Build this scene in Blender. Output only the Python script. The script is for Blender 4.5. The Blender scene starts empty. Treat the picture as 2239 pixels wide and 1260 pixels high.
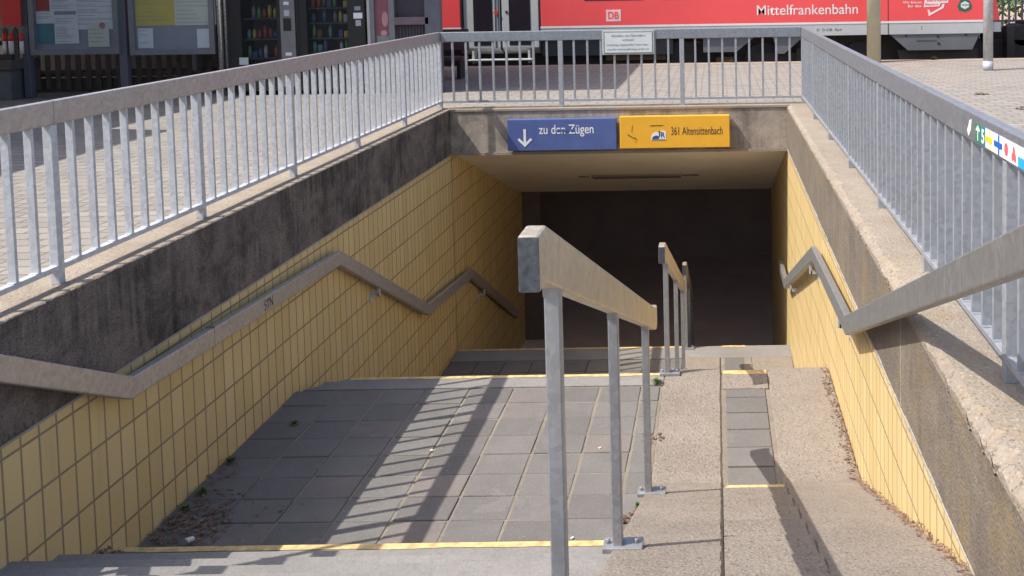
import bpy, bmesh, math, random
from mathutils import Vector, Matrix
random.seed(7)
C = bpy.data.collections.new('scene'); bpy.context.scene.collection.children.link(C)
S = bpy.context.scene

# ------------------------------------------------------------------ camera
H = 1.4997; F = 2260.0; CX = 1564.9; CY = 113.3; IW, IH = 2239, 1260
MR = [[0.99988380, -0.00073664, -0.01522617],
      [-0.01524167, -0.06569326, -0.99772345],
      [-0.00026529, 0.99783959, -0.06569685]]
cam = bpy.data.cameras.new('camera'); co = bpy.data.objects.new('camera', cam); C.objects.link(co)
R = Matrix([MR[0], [-v for v in MR[1]], [-v for v in MR[2]]]).transposed()
co.matrix_world = Matrix.Translation((0, 0, H)) @ R.to_4x4()
cam.sensor_width = 36; cam.lens = F / IW * 36
cam.shift_x = (IW / 2 - CX) / IW; cam.shift_y = (CY - IH / 2) / IW
cam.clip_start = 0.05; cam.clip_end = 2000
S.camera = co

# ------------------------------------------------------------------ light
SD = Vector((0.672, 0.25, -1.0)).normalized()
w = bpy.data.worlds.new('World'); S.world = w; w.use_nodes = True
wn = w.node_tree; bg = wn.nodes['Background']
sky = wn.nodes.new('ShaderNodeTexSky'); sky.sky_type = 'NISHITA'; sky.sun_disc = False
sky.sun_elevation = math.asin(-SD.z); sky.sun_rotation = math.atan2(-SD.x, -SD.y)
sky.air_density = 1.0; sky.dust_density = 3.0; sky.ozone_density = 1.0
wn.links.new(sky.outputs[0], bg.inputs[0]); bg.inputs[1].default_value = 0.15
sl = bpy.data.lights.new('sun', 'SUN'); sl.energy = 3.85; sl.angle = math.radians(0.4); sl.color = (1, 0.95, 0.88)
so = bpy.data.objects.new('sun', sl); C.objects.link(so); so.location = (-14, -4, 20)
so.rotation_euler = SD.to_track_quat('-Z', 'Y').to_euler()
S.view_settings.view_transform = 'Standard'; S.view_settings.look = 'None'
S.view_settings.exposure = 0.6; S.view_settings.gamma = 1

# ------------------------------------------------------------------ node helpers
def newmat(name):
    m = bpy.data.materials.new(name); m.use_nodes = True
    return m, m.node_tree, m.node_tree.nodes['Principled BSDF']
class N:
    def __init__(s, nt):
        s.nt = nt; s.pos = nt.nodes.new('ShaderNodeNewGeometry').outputs['Position']
    def l(s, a, b): s.nt.links.new(a, b)
    def scale(s, v, sc=(1, 1, 1), loc=(0, 0, 0), rot=(0, 0, 0)):
        n = s.nt.nodes.new('ShaderNodeMapping'); n.inputs['Scale'].default_value = sc
        n.inputs['Location'].default_value = loc; n.inputs['Rotation'].default_value = rot
        s.l(v, n.inputs[0]); return n.outputs[0]
    def noise(s, v, sc, det=4, rough=0.6, dist=0):
        n = s.nt.nodes.new('ShaderNodeTexNoise'); n.inputs['Scale'].default_value = sc
        n.inputs['Detail'].default_value = det; n.inputs['Roughness'].default_value = rough
        n.inputs['Distortion'].default_value = dist
        s.l(v, n.inputs['Vector']); return n.outputs['Fac']
    def voro(s, v, sc, feat='F1'):
        n = s.nt.nodes.new('ShaderNodeTexVoronoi'); n.inputs['Scale'].default_value = sc; n.feature = feat
        s.l(v, n.inputs['Vector']); return n
    def ramp(s, f, a, b, ca=(0, 0, 0, 1), cb=(1, 1, 1, 1)):
        n = s.nt.nodes.new('ShaderNodeValToRGB'); n.color_ramp.elements[0].position = a
        n.color_ramp.elements[1].position = b; n.color_ramp.elements[0].color = ca; n.color_ramp.elements[1].color = cb
        s.l(f, n.inputs[0]); return n.outputs[0]
    def mix(s, f, a, b, mode='MIX'):
        n = s.nt.nodes.new('ShaderNodeMix'); n.data_type = 'RGBA'; n.blend_type = mode
        for i, x in ((0, f), (6, a), (7, b)):
            if isinstance(x, (tuple, list)): n.inputs[i].default_value = (*x[:3], 1)
            elif isinstance(x, (int, float)): n.inputs[i].default_value = x
            else: s.l(x, n.inputs[i])
        return n.outputs[2]
    def math(s, op, a, b=0.0):
        n = s.nt.nodes.new('ShaderNodeMath'); n.operation = op
        for i, x in ((0, a), (1, b)):
            if isinstance(x, (int, float)): n.inputs[i].default_value = x
            else: s.l(x, n.inputs[i])
        return n.outputs[0]
    def sep(s):
        n = s.nt.nodes.new('ShaderNodeSeparateXYZ'); s.l(s.pos, n.inputs[0]); return n.outputs
    def comb(s, a, b, c=0.0):
        n = s.nt.nodes.new('ShaderNodeCombineXYZ')
        for i, x in ((0, a), (1, b), (2, c)):
            if isinstance(x, (int, float)): n.inputs[i].default_value = x
            else: s.l(x, n.inputs[i])
        return n.outputs[0]
    def brick(s, v, bw, rh, mortar, off=0.5, c1=(.5, .5, .5), c2=(.5, .5, .5), cm=(0, 0, 0), smooth=0.1, bias=0):
        n = s.nt.nodes.new('ShaderNodeTexBrick'); n.offset = off; n.squash = 1
        n.inputs['Scale'].default_value = 1; n.inputs['Brick Width'].default_value = bw
        n.inputs['Row Height'].default_value = rh; n.inputs['Mortar Size'].default_value = mortar
        n.inputs['Mortar Smooth'].default_value = smooth; n.inputs['Bias'].default_value = bias
        n.inputs['Color1'].default_value = (*c1, 1); n.inputs['Color2'].default_value = (*c2, 1)
        n.inputs['Mortar'].default_value = (*cm, 1)
        s.l(v, n.inputs['Vector']); return n
    def bump(s, h, strength, dist, bsdf, prev=None):
        n = s.nt.nodes.new('ShaderNodeBump'); n.inputs['Strength'].default_value = strength
        n.inputs['Distance'].default_value = dist; s.l(h, n.inputs['Height'])
        if prev is not None: s.l(prev, n.inputs['Normal'])
        s.l(n.outputs[0], bsdf.inputs['Normal']); return n.outputs[0]

def simple(name, c, rough=0.6, metal=0.0, var=0.12, sc=6.0, bump=0.0, spec=0.5, coat=0.0):
    m, nt, b = newmat(name); n = N(nt)
    f = n.noise(n.pos, sc, 5)
    f2 = n.noise(n.pos, sc * 9, 3)
    d = tuple(max(0, x * (1 - var)) for x in c); e = tuple(min(1, x * (1 + var)) for x in c)
    col = n.mix(n.ramp(f, .3, .7), d, e)
    col = n.mix(n.math('MULTIPLY', n.ramp(f2, .35, .7), var * 1.2), col, tuple(x * .6 for x in c))
    n.l(col, b.inputs['Base Color'])
    r = nt.nodes.new('ShaderNodeMapRange'); n.l(f2, r.inputs[0]); r.inputs[3].default_value = max(.02, rough - .08); r.inputs[4].default_value = min(1, rough + .1)
    n.l(r.outputs[0], b.inputs['Roughness'])
    b.inputs['Metallic'].default_value = metal; b.inputs['Specular IOR Level'].default_value = spec
    b.inputs['Coat Weight'].default_value = coat
    if bump: n.bump(f2, .5, bump, b)
    return m

def galv(name, c=(.44, .44, .45), metal=.82, rough=.45, stain=.35):
    m, nt, b = newmat(name); n = N(nt)
    v = n.voro(n.pos, 45).outputs['Color']
    sp = n.ramp(v, .1, .9)
    f = n.noise(n.pos, 5, 6, .65, .4)
    st = n.noise(n.scale(n.pos, (9, 9, 1.6)), 3, 5, .7)
    col = n.mix(sp, tuple(x * .86 for x in c), tuple(x * 1.1 for x in c))
    col = n.mix(n.math('MULTIPLY', n.ramp(f, .42, .72), stain), col, (.30, .285, .265))
    col = n.mix(n.math('MULTIPLY', n.ramp(st, .55, .8), stain * .8), col, (.62, .62, .62))
    fs = n.noise(n.pos, 130, 2)
    col = n.mix(n.math('MULTIPLY', n.ramp(fs, .62, .75), .35), col, (.2, .19, .18))
    n.l(col, b.inputs['Base Color'])
    b.inputs['Metallic'].default_value = metal
    r = nt.nodes.new('ShaderNodeMapRange'); n.l(f, r.inputs[0]); r.inputs[3].default_value = rough - .1; r.inputs[4].default_value = rough + .18
    n.l(r.outputs[0], b.inputs['Roughness']); n.bump(f, .25, .004, b)
    return m

def concrete(name, c, agg=0.0, dirt=.35, dirtc=(.12, .10, .08), streak=0.0, moss=0.0, bump=.006, sc=1.0, pebc=None):
    """weathered concrete; agg = exposed aggregate, streak = vertical run-off stains"""
    m, nt, b = newmat(name); n = N(nt)
    f = n.noise(n.pos, 1.7 * sc, 8, .65, .3); g = n.noise(n.pos, 28 * sc, 5, .7); h = n.noise(n.pos, 140, 3, .6)
    col = n.mix(n.ramp(f, .3, .7), tuple(x * .8 for x in c), tuple(min(1, x * 1.12) for x in c))
    col = n.mix(n.math('MULTIPLY', n.ramp(g, .45, .7), .35), col, tuple(x * .62 for x in c))
    bh = n.math('ADD', n.math('MULTIPLY', g, .6), n.math('MULTIPLY', h, .25))
    if agg > 0:
        vn = n.voro(n.pos, 62); vn2 = n.voro(n.pos, 34)
        isl = n.ramp(vn.outputs['Distance'], .15, .55, (1, 1, 1, 1), (0, 0, 0, 1))
        pc = n.mix(n.ramp(vn.outputs['Color'], .2, .8), tuple(x * .55 for x in c), tuple(min(1, x * 1.45) for x in c))
        col = n.mix(n.math('MULTIPLY', isl, agg), col, pc)
        holes = n.ramp(n.noise(n.pos, 48, 4, .7), .60, .70)
        col = n.mix(n.math('MULTIPLY', holes, .5 * agg), col, tuple(x * .33 for x in c))
        bh = n.math('ADD', bh, n.math('MULTIPLY', isl, .5 * agg))
        bh = n.math('SUBTRACT', bh, n.math('MULTIPLY', holes, .9 * agg))
        bright = n.ramp(n.noise(n.pos, 75, 3, .6), .66, .74)
        col = n.mix(n.math('MULTIPLY', bright, .5 * agg), col, (.50, .44, .36))
    if dirt > 0:
        d = n.ramp(n.noise(n.scale(n.pos, loc=(3, 7, 1)), 2.6, 8, .72, .6), .45, .72)
        col = n.mix(n.math('MULTIPLY', d, dirt), col, dirtc)
    if streak > 0:
        sv = n.scale(n.pos, (13, 13, .55)); s1 = n.noise(sv, 1, 6, .7); s2 = n.noise(n.scale(n.pos, (40, 40, 1.2), (5, 3, 0)), 1, 4, .6)
        patch = n.ramp(n.noise(n.scale(n.pos, (1, 1, 2.2), (2, 8, 3)), 1.1, 5, .65, .8), .38, .62)
        col = n.mix(n.math('MULTIPLY', n.ramp(s1, .40, .62), n.math('MULTIPLY', patch, streak)), col, dirtc)
        col = n.mix(n.math('MULTIPLY', n.ramp(s2, .62, .76), streak * .45), col, tuple(min(1, x * 1.25) for x in c))
    if moss > 0:
        mm = n.ramp(n.noise(n.scale(n.pos, loc=(9, 2, 4)), 3.3, 7, .7, .8), .52, .68)
        col = n.mix(n.math('MULTIPLY', mm, moss), col, (.27, .19, .08))
    n.l(col, b.inputs['Base Color']); b.inputs['Roughness'].default_value = .93; b.inputs['Specular IOR Level'].default_value = .25
    n.bump(bh, .9, bump, b)
    return m

def tilemat(name, yoff=0.0):
    m, nt, b = newmat(name); n = N(nt); x, y, z = n.sep()
    v = n.comb(n.math('ADD', y, 5.0 - 4.85 + .132 * 20), n.math('ADD', z, .63 + .265 * 30))
    br = n.brick(v,   .132, .265, .0075, 0, (.74, .56, .275), (.65, .48, .215), (.25, .20, .14), .25)
    big = n.noise(n.pos, .9, 5, .6)
    col = n.mix(n.math('MULTIPLY', n.ramp(big, .35, .75), .35), br.outputs['Color'], (.56, .41, .17))
    fine = n.noise(n.pos, 90, 4, .6)
    col = n.mix(n.math('MULTIPLY', n.ramp(fine, .5, .75), .22), col, (.48, .36, .16))
    st = n.noise(n.scale(n.pos, (11, 11, .8)), 1, 6, .7)
    col = n.mix(n.math('MULTIPLY', n.ramp(st, .55, .75), .35), col, (.38, .29, .17))
    n.l(col, b.inputs['Base Color']); b.inputs['Roughness'].default_value = .5; b.inputs['Specular IOR Level'].default_value = .35
    inv = n.math('SUBTRACT', 1.0, br.outputs['Fac'])
    p = n.bump(inv, .8, .004, b); n.bump(fine, .15, .003, b, p)
    return m

def slabmat(name, c, var=.25):
    """paving slabs: each loose piece of the mesh gets its own shade"""
    m, nt, b = newmat(name); n = N(nt)
    ri = [nd for nd in nt.nodes if nd.type == 'NEW_GEOMETRY'][0].outputs['Random Per Island']
    col = n.mix(ri, tuple(x * (1 - var) for x in c), tuple(x * (1 + var) for x in c))
    warm = n.ramp(ri, .84, .90); col = n.mix(n.math('MULTIPLY', warm, .28), col, (c[0] * 1.25, c[1] * .95, c[2] * .82))
    f = n.noise(n.pos, 2.4, 8, .7, .4); g = n.noise(n.pos, 60, 5, .7)
    col = n.mix(n.math('MULTIPLY', n.ramp(f, .40, .72), .55), col, tuple(x * .62 for x in c))
    col = n.mix(n.math('MULTIPLY', n.ramp(f, .62, .38), .35), col, tuple(min(1, x * 1.4) for x in c))
    col = n.mix(n.math('MULTIPLY', n.ramp(g, .5, .72), .4), col, tuple(x * .55 for x in c))
    sp = n.ramp(n.noise(n.pos, 110, 2, .5), .68, .73); col = n.mix(n.math('MULTIPLY', sp, .5), col, (.55, .52, .48))
    n.l(col, b.inputs['Base Color']); b.inputs['Roughness'].default_value = .85; b.inputs['Specular IOR Level'].default_value = .3
    n.bump(g, .6, .004, b)
    return m

def pavemat(name):
    m, nt, b = newmat(name); n = N(nt); x, y, z = n.sep()
    wob = n.noise(n.pos, 1.3, 2)
    v = n.comb(n.math('ADD', x, n.math('ADD', n.math('MULTIPLY', wob, .03), 50.0)), n.math('ADD', y, n.math('ADD', n.math('MULTIPLY', wob, .03), 50.0)))
    br = n.brick(v, .24, .16, .010, .5, (.305, .284, .256), (.238, .221, .20), (.17, .15, .125), .3)
    f = n.noise(n.pos, .8, 7, .65, .3); g = n.noise(n.pos, 22, 5, .7)
    col = n.mix(n.math('MULTIPLY', n.ramp(f, .42, .7), .4), br.outputs['Color'], (.30, .265, .225))
    col = n.mix(n.math('MULTIPLY', n.ramp(g, .45, .72), .35), col, (.26, .235, .205))
    n.l(col, b.inputs['Base Color']); b.inputs['Roughness'].default_value = .9; b.inputs['Specular IOR Level'].default_value = .25
    inv = n.math('SUBTRACT', 1.0, br.outputs['Fac'])
    p = n.bump(inv, .9, .009, b); n.bump(g, .5, .006, b, p)
    return m

def glassmat(name, c=(.02, .022, .028)):
    m, nt, b = newmat(name); b.inputs['Base Color'].default_value = (*c, 1); b.inputs['Roughness'].default_value = .08
    b.inputs['Specular IOR Level'].default_value = .6
    return m
def clearglass(name):
    m, nt, b = newmat(name); b.inputs['Base Color'].default_value = (.03, .03, .035, 1); b.inputs['Roughness'].default_value = .05
    b.inputs['Alpha'].default_value = .28
    return m

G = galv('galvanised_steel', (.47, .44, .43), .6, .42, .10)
GC2 = galv('shaded_handrail_steel', (.47, .43, .40), .55, .45, .10)  # copy of the centre handrail steel with the shade put into its colour
GR = galv('galvanised_sunlit_rail_steel', (.30, .32, .355), .6, .42, .15)  # same steel as the left top rail, darkened for faces seen in sun
GC = galv('warm_reflection_steel', (.58, .49, .36), .6, .42, .30)  # tan tint stands in for warm surroundings reflected in the bar sides
GH = galv('patinated_handrail_steel', (.36, .36, .36), .7, .45, .75)
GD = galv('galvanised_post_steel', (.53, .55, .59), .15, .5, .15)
GDR = galv('galvanised_sunlit_bar_steel', (.35, .37, .405), .3, .5, .2)  # same steel as the posts, darkened for the sunlit right and back railings
GP = galv('galvanised_centre_post_steel', (.33, .34, .36), .5, .42, .35)
GE = simple('dull_blue_grey_end_plate', (.10, .112, .13), .42, .45, .45, 55)
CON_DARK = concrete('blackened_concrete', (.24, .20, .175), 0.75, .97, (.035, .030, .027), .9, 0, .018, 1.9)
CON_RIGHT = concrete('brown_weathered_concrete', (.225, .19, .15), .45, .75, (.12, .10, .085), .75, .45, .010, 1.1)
CON_BEAM = concrete('stained_beam_concrete', (.42, .36, .30), .25, .9, (.10, .082, .07), .45, 0, .006, 1.6)
CON_SLAB = concrete('pale_coping_concrete', (.335, .285, .232), .6, .55, (.24, .185, .135), 0, .30, .009)
CON_RAMP = concrete('exposed_aggregate_concrete', (.275, .235, .197), .68, .3, (.20, .168, .14), 0, 0, .010)
CON_STEP = concrete('smooth_step_concrete', (.245, .233, .22), .25, .2, (.26, .24, .21), 0, 0, .005)
CON_CEIL = simple('cream_painted_ceiling', (.88, .80, .69), .8, 0, .08, 1.5)
TILE = tilemat('ochre_wall_tile')
SLAB = slabmat('grey_paving_slab', (.172, .161, .151), .15)
PAVE = pavemat('beige_block_paving')
JOINT = concrete('sandy_joint_bedding', (.25, .215, .172), .3, .45, (.16, .13, .09), 0, .2, .01)
YEL = simple('worn_yellow_paint', (.62, .45, .20), .8, 0, .4, 18)
TUN = simple('dark_passage_plaster', (.44, .37, .345), .85, 0, .1, 1.2)
MORTAR = concrete('mortar_ridge', (.42, .38, .32), .2, .3)

# ------------------------------------------------------------------ mesh helpers
class MB:
    def __init__(s): s.bm = bmesh.new()
    def box(s, x0, x1, y0, y1, z0, z1, bev=0.0, rot=None):
        vs = [s.bm.verts.new((x, y, z)) for z in (z0, z1) for y in (y0, y1) for x in (x0, x1)]
        fs = [s.bm.faces.new([vs[i] for i in q]) for q in ((0, 2, 3, 1), (4, 5, 7, 6), (0, 1, 5, 4), (2, 6, 7, 3), (0, 4, 6, 2), (1, 3, 7, 5))]
        if bev:
            es = list({e for f in fs for e in f.edges})
            bmesh.ops.bevel(s.bm, geom=es, offset=bev, segments=2, affect='EDGES', profile=.5)
        return s
    def prism(s, pts, a0, a1, axis='X', bev=0.0):
        """polygon extruded along an axis: X -> pts are (y,z); Y -> (x,z); Z -> (x,y)"""
        def mk(p, a):
            return {'X': (a, p[0], p[1]), 'Y': (p[0], a, p[1]), 'Z': (p[0], p[1], a)}[axis]
        A = [s.bm.verts.new(mk(p, a0)) for p in pts]; B = [s.bm.verts.new(mk(p, a1)) for p in pts]
        fs = [s.bm.faces.new(A), s.bm.faces.new(B[::-1])]
        k = len(pts)
        for i in range(k): fs.append(s.bm.faces.new((A[i], B[i], B[(i + 1) % k], A[(i + 1) % k])))
        bmesh.ops.recalc_face_normals(s.bm, faces=fs)
        if bev:
            es = list({e for f in fs for e in f.edges})
            bmesh.ops.bevel(s.bm, geom=es, offset=bev, segments=2, affect='EDGES', profile=.5)
        return s
    def cyl(s, x, y, z0, z1, r, r2=None, n=16):
        r2 = r if r2 is None else r2
        A = [s.bm.verts.new((x + r * math.cos(t), y + r * math.sin(t), z0)) for t in [2 * math.pi * i / n for i in range(n)]]
        B = [s.bm.verts.new((x + r2 * math.cos(t), y + r2 * math.sin(t), z1)) for t in [2 * math.pi * i / n for i in range(n)]]
        s.bm.faces.new(A[::-1]); s.bm.faces.new(B)
        for i in range(n):
            f = s.bm.faces.new((A[i], A[(i + 1) % n], B[(i + 1) % n], B[i])); f.smooth = True
        return s
    def ycyl(s, x, z, y0, y1, r, n=20, sx=1.0, sz=1.0):
        pts = [(x + r * sx * math.cos(2 * math.pi * i / n), z + r * sz * math.sin(2 * math.pi * i / n)) for i in range(n)]
        return s.prism(pts, y0, y1, 'Y')
    def quad(s, a, b, c, d):
        s.bm.faces.new([s.bm.verts.new(p) for p in (a, b, c, d)]); return s
def wpos(o):
    p = Vector((0, 0, 0))
    while o is not None: p += o.location; o = o.parent
    return p
def obj(name, mb, mat, parent=None):
    me = bpy.data.meshes.new(name); mb.bm.to_mesh(me); mb.bm.free(); me.materials.append(mat)
    o = bpy.data.objects.new(name, me); C.objects.link(o)
    if parent is not None:
        o.parent = parent; o.location = -wpos(parent)
    return o
def tag(o, label=None, cat=None, group=None, kind=None):
    for k, v in (('label', label), ('category', cat), ('group', group), ('kind', kind)):
        if v: o[k] = v
    return o
def thing(name, label, cat, loc=(0, 0, 0), group=None):
    o = bpy.data.objects.new(name, None); C.objects.link(o); o.location = loc; o.empty_display_size = .2
    return tag(o, label, cat, group)
def dup(o, off, parent):
    c = o.copy(); C.objects.link(c); c.parent = parent; c.location = o.location + Vector(off); return c
def text(name, body, mat, parent, x0, x1, z0, z1, y, facing='-Y', depth=.003, keep=False, bold=0.0):
    """lettering mesh fitted into a rectangle on a wall. facing -Y: x0..x1 is X; facing -X: x0..x1 runs along decreasing Y and y is the X of the wall"""
    cu = bpy.data.curves.new(name, 'FONT'); cu.body = body; cu.extrude = .0; cu.offset = bold; cu.align_x = 'CENTER'; cu.space_line = 1.05
    t = bpy.data.objects.new(name, cu); C.objects.link(t)
    dg = bpy.context.evaluated_depsgraph_get(); me = bpy.data.meshes.new_from_object(t.evaluated_get(dg))
    bpy.data.objects.remove(t)
    xs = [v.co.x for v in me.vertices]; ys = [v.co.y for v in me.vertices]
    ax, bx, ay, by = min(xs), max(xs), min(ys), max(ys)
    sx = abs(x1 - x0) / (bx - ax); sy = (z1 - z0) / (by - ay)
    for v in me.vertices:
        a = (v.co.x - ax) * sx; bz = z0 + (v.co.y - ay) * sy
        if facing == '-Y': v.co = (x0 + a, y, bz)
        elif facing == '-X': v.co = (y, x0 - a, bz)
        elif facing == '+X': v.co = (y, x0 + a, bz)
    me.materials.clear(); me.materials.append(mat)
    o = bpy.data.objects.new(name, me); C.objects.link(o)
    if parent is not None: o.parent = parent; o.location = -wpos(parent)
    return o
def bp(u, v, Y):
    d = Vector(((u - CX) / F, (v - CY) / F, 1)); r = [sum(MR[k][i] * d[k] for k in range(3)) for i in range(3)]
    t = Y / r[1]; return r[0] * t, H + r[2] * t

# ------------------------------------------------------------------ levels
XL, XR = -3.30, .87          # inner faces of the two side walls
XB, XG0, XG1 = -.45, .0, .37  # wheel-ramp block, central steps
YB = 12.68                   # beam face
L1, L2, L3 = -1.60, -3.04, -4.48
GZ = -.015

# ------------------------------------------------------------------ ground
m = MB()
BIG = 260
for (a, b_, c, d) in ((-BIG, -3.62, -BIG, 19.3), (-3.62, 1.30, 12.93, 19.3), (1.30, BIG, -BIG, 16.6), (1.30, 7.0, 16.6, 19.3), (12.0, BIG, 16.6, 19.3), (7.0, 12.0, 19.0, 19.3), (-3.62, 1.30, -BIG, 2.26)):  # gap on the right is an added, unseen light well to brighten the passage
    m.quad((a, c, GZ), (b_, c, GZ), (b_, d, GZ), (a, d, GZ))
tag(obj('plaza_paving', m, PAVE), kind='structure')
m = MB(); m.box(-120, 120, 19.304, 19.8, -.55, GZ + .004)
tag(obj('platform_edge', m, CON_SLAB), kind='structure')
BALL = concrete('brown_track_ballast', (.16, .12, .095), .9, .3, (.08, .06, .05), 0, 0, .04, .5)
m = MB(); m.quad((-BIG, 19.8, -.6), (BIG, 19.8, -.6), (BIG, 24, -.6), (-BIG, 24, -.6))
tag(obj('track_bed', m, BALL), kind='structure')
FARC = concrete('far_platform_concrete', (.42, .33, .26), .4, .35, (.2, .15, .11), .2)
m = MB(); m.box(-BIG, BIG, 24, 60, -.62, .02); m.box(-BIG, BIG, 23.9, 24.4, .02, .1)
tag(obj('far_platform', m, FARC), kind='structure')
m = MB(); m.quad((-BIG, 60, .0), (BIG, 60, .0), (BIG, BIG, .0), (-BIG, BIG, .0))
GRASS = simple('far_grass', (.06, .09, .03), .9, 0, .3, .3)
tag(obj('far_ground', m, GRASS), kind='structure')

# ------------------------------------------------------------------ retaining walls
def rough_slab(x0, x1, y0, y1, z0, z1, inner, amp=.012, n=260, lip=.03):
    """coping slab whose inner top edge is broken and rounded"""
    mb = MB(); prof = []
    rows = []
    rnd = random.Random(3)
    prev = 0
    for i in range(n + 1):
        y = y0 + (y1 - y0) * i / n
        prev = prev * .6 + rnd.uniform(-1, 1) * amp
        chip = abs(prev) + (amp * 2.2 if rnd.random() < .09 else 0)
        if inner > 0:   # inner edge is x1
            P = [(x0, z0), (x0, z1), (x1 - lip - chip, z1), (x1 - lip * .27 - chip * .4, z1 - lip * .4 - chip * .5), (x1, z1 - lip * .75 - chip), (x1, z0)]
        else:
            P = [(x1, z0), (x1, z1), (x0 + .03 + chip, z1), (x0 + .008 + chip * .4, z1 - .012 - chip * .5), (x0, z1 - .022 - chip), (x0, z0)]
        rows.append([mb.bm.verts.new((p[0], y, p[1])) for p in P])
    fs = []
    for a, b_ in zip(rows, rows[1:]):
        for k in range(5): fs.append(mb.bm.faces.new((a[k], b_[k], b_[k + 1], a[k + 1])))
        fs.append(mb.bm.faces.new((a[5], b_[5], b_[0], a[0])))
    fs.append(mb.bm.faces.new(rows[0])); fs.append(mb.bm.faces.new(rows[-1][::-1]))
    bmesh.ops.recalc_face_normals(mb.bm, faces=fs)
    return mb
wl = thing('retaining_wall', 'left side wall of the underpass stairs in shade, blackened concrete band over ochre tiles', 'wall', (XL, 2.26, 0))
obj('coping', rough_slab(-3.62, XL + .004, .6, YB, -.05, 0, 1, .008, 400, .005), CON_SLAB, wl)
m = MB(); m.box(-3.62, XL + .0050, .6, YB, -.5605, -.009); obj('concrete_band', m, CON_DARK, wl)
m = MB(); m.box(-3.62, XL, .6, YB + 4.5, -5.2, -.56); obj('tile_facing', m, TILE, wl)
m = MB(); m.box(XL - .002, XL + .007, .6, YB, -.574, -.5607); obj('mortar_line', m, MORTAR, wl)
wr = thing('retaining_wall', 'right side wall of the underpass stairs in full sun, brown concrete band over pale yellow tiles', 'wall', (XR, 2.26, 0))
obj('coping', rough_slab(XR - .004, 1.32, .6, YB, -.06, 0, -1, .020), CON_SLAB, wr)
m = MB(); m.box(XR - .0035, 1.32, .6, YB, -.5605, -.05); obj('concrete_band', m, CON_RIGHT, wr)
m = MB(); m.box(XR, 1.32, .6, YB + 4.1, -5.2, -.56); obj('tile_facing', m, TILE, wr)
mb = MB(); rn = random.Random(5)
for i in range(90):
    y = .6 + i * .134; h = rn.uniform(.004, .014)
    mb.box(XR - .007 - rn.uniform(0, .003), XR, y, y + .134, -.56 - h, -.56 + h)
obj('mortar_line', mb, MORTAR, wr)

m = MB(); m.box(XR - .0055, XR + .01, 4.86, 4.872, -.559, -.05); obj('construction_joint', m, MORTAR, wr)
m = MB(); m.box(XL - .01, XL + .0025, YB + .02, YB + .03, -4.6, -.5615); obj('expansion_joint', m, concrete('dark_joint', (.12, .10, .08)), wl)
# beam over the entrance and the passage beyond
bt = thing('entrance_beam', 'stained concrete beam across the underpass mouth below the back railing', 'beam', (-1.2, YB, 0))
m = MB(); m.box(XL, XR, YB, 13.2, -.54, -.035); obj('beam_face', m, CON_BEAM, bt)
m = MB(); m.box(XL - .3, XR + .4, YB - .012, 12.95, -.035, 0, .006); obj('coping', m, CON_SLAB, bt)
m = MB(); m.box(XL, XR, YB - .012, YB + .1, -.575, -.54); obj('drip_edge', m, CON_SLAB, bt)
YC, ZC = 16.9, -1.89
tn = thing('tunnel', 'dark pedestrian passage under the tracks with sloping cream ceiling', 'tunnel', (-1.2, 14, -3))
m = MB(); m.prism([(YB + .1, -.56), (YC, ZC), (YC, ZC + .3), (13.2, -.3)], XL, XR); obj('ceiling', m, CON_CEIL, tn)
m = MB(); m.box(-9, 7, YC, 22.5, ZC, ZC + .3); m.box(7, 12, 19.0, 22.5, ZC, ZC + .3); m.box(-9, 12, 22.5, 22.8, -5, ZC + .3)
m.box(6.98, 12.3, 18.99, 19.2, ZC, -.02); m.box(12, 12.3, 16.3, 18.99, ZC, -.02); m.box(6.7, 6.98, 16.3, 18.99, ZC + .3, -.02); m.box(6.98, 12, 16.3, 16.6, ZC, -.02)  # boxes lining the added light well
m.box(-9.3, -9, 16.5, 22.8, -5, ZC + .3); m.box(12, 12.3, 16.3, 22.8, -5, ZC)
m.box(-9, XL - .32, 16.9, 17.18, -5, ZC); m.box(XR + .45, 12, 16.3, 16.58, -5, ZC); obj('passage_and_well_wall', m, TUN, tn)
m = MB(); m.box(XL, XL + .26, 17.18, 17.5, -4.6, ZC); m.box(XL + .26, XL + .30, 17.18, 17.3, -4.6, ZC); obj('door_jamb', m, simple('brown_jamb_paint', (.16, .12, .11), .8), tn)
m = MB(); m.box(-9, 12.3, 15.4, 22.8, L3 - .1, L3); obj('passage_floor', m, simple('pale_passage_floor', (.85, .72, .68), .8, 0, .1, 1.5), tn)  # floor kept paler than the walls to make up for missing light
lt = thing('strip_lamp', 'unlit slim lamp housing recessed in the sloping tunnel ceiling', 'lamp', (-1.2, 15.1, -1.33))
sl_ = (ZC + .56) / (YC - YB - .1)
def cz(y): return -.56 + sl_ * (y - YB - .1)
DKM = simple('dark_lamp_housing', (.24, .20, .165), .6)
m = MB(); m.prism([(14.95, cz(14.95) + .01), (15.2, cz(15.2) + .01), (15.2, cz(15.2) - .03), (14.95, cz(14.95) - .03)], -1.85, -.55); obj('housing', m, DKM, lt)
m = MB(); m.prism([(15.02, cz(15.02) + .01), (15.12, cz(15.12) + .01), (15.12, cz(15.12) - .015), (15.02, cz(15.02) - .015)], -2.05, -1.9); obj('end_bracket', m, DKM, lt)
m = MB(); m.prism([(15.02, cz(15.02) + .01), (15.12, cz(15.12) + .01), (15.12, cz(15.12) - .015), (15.02, cz(15.02) - .015)], -.53, -.28); obj('end_bracket', m, DKM, lt)

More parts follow.
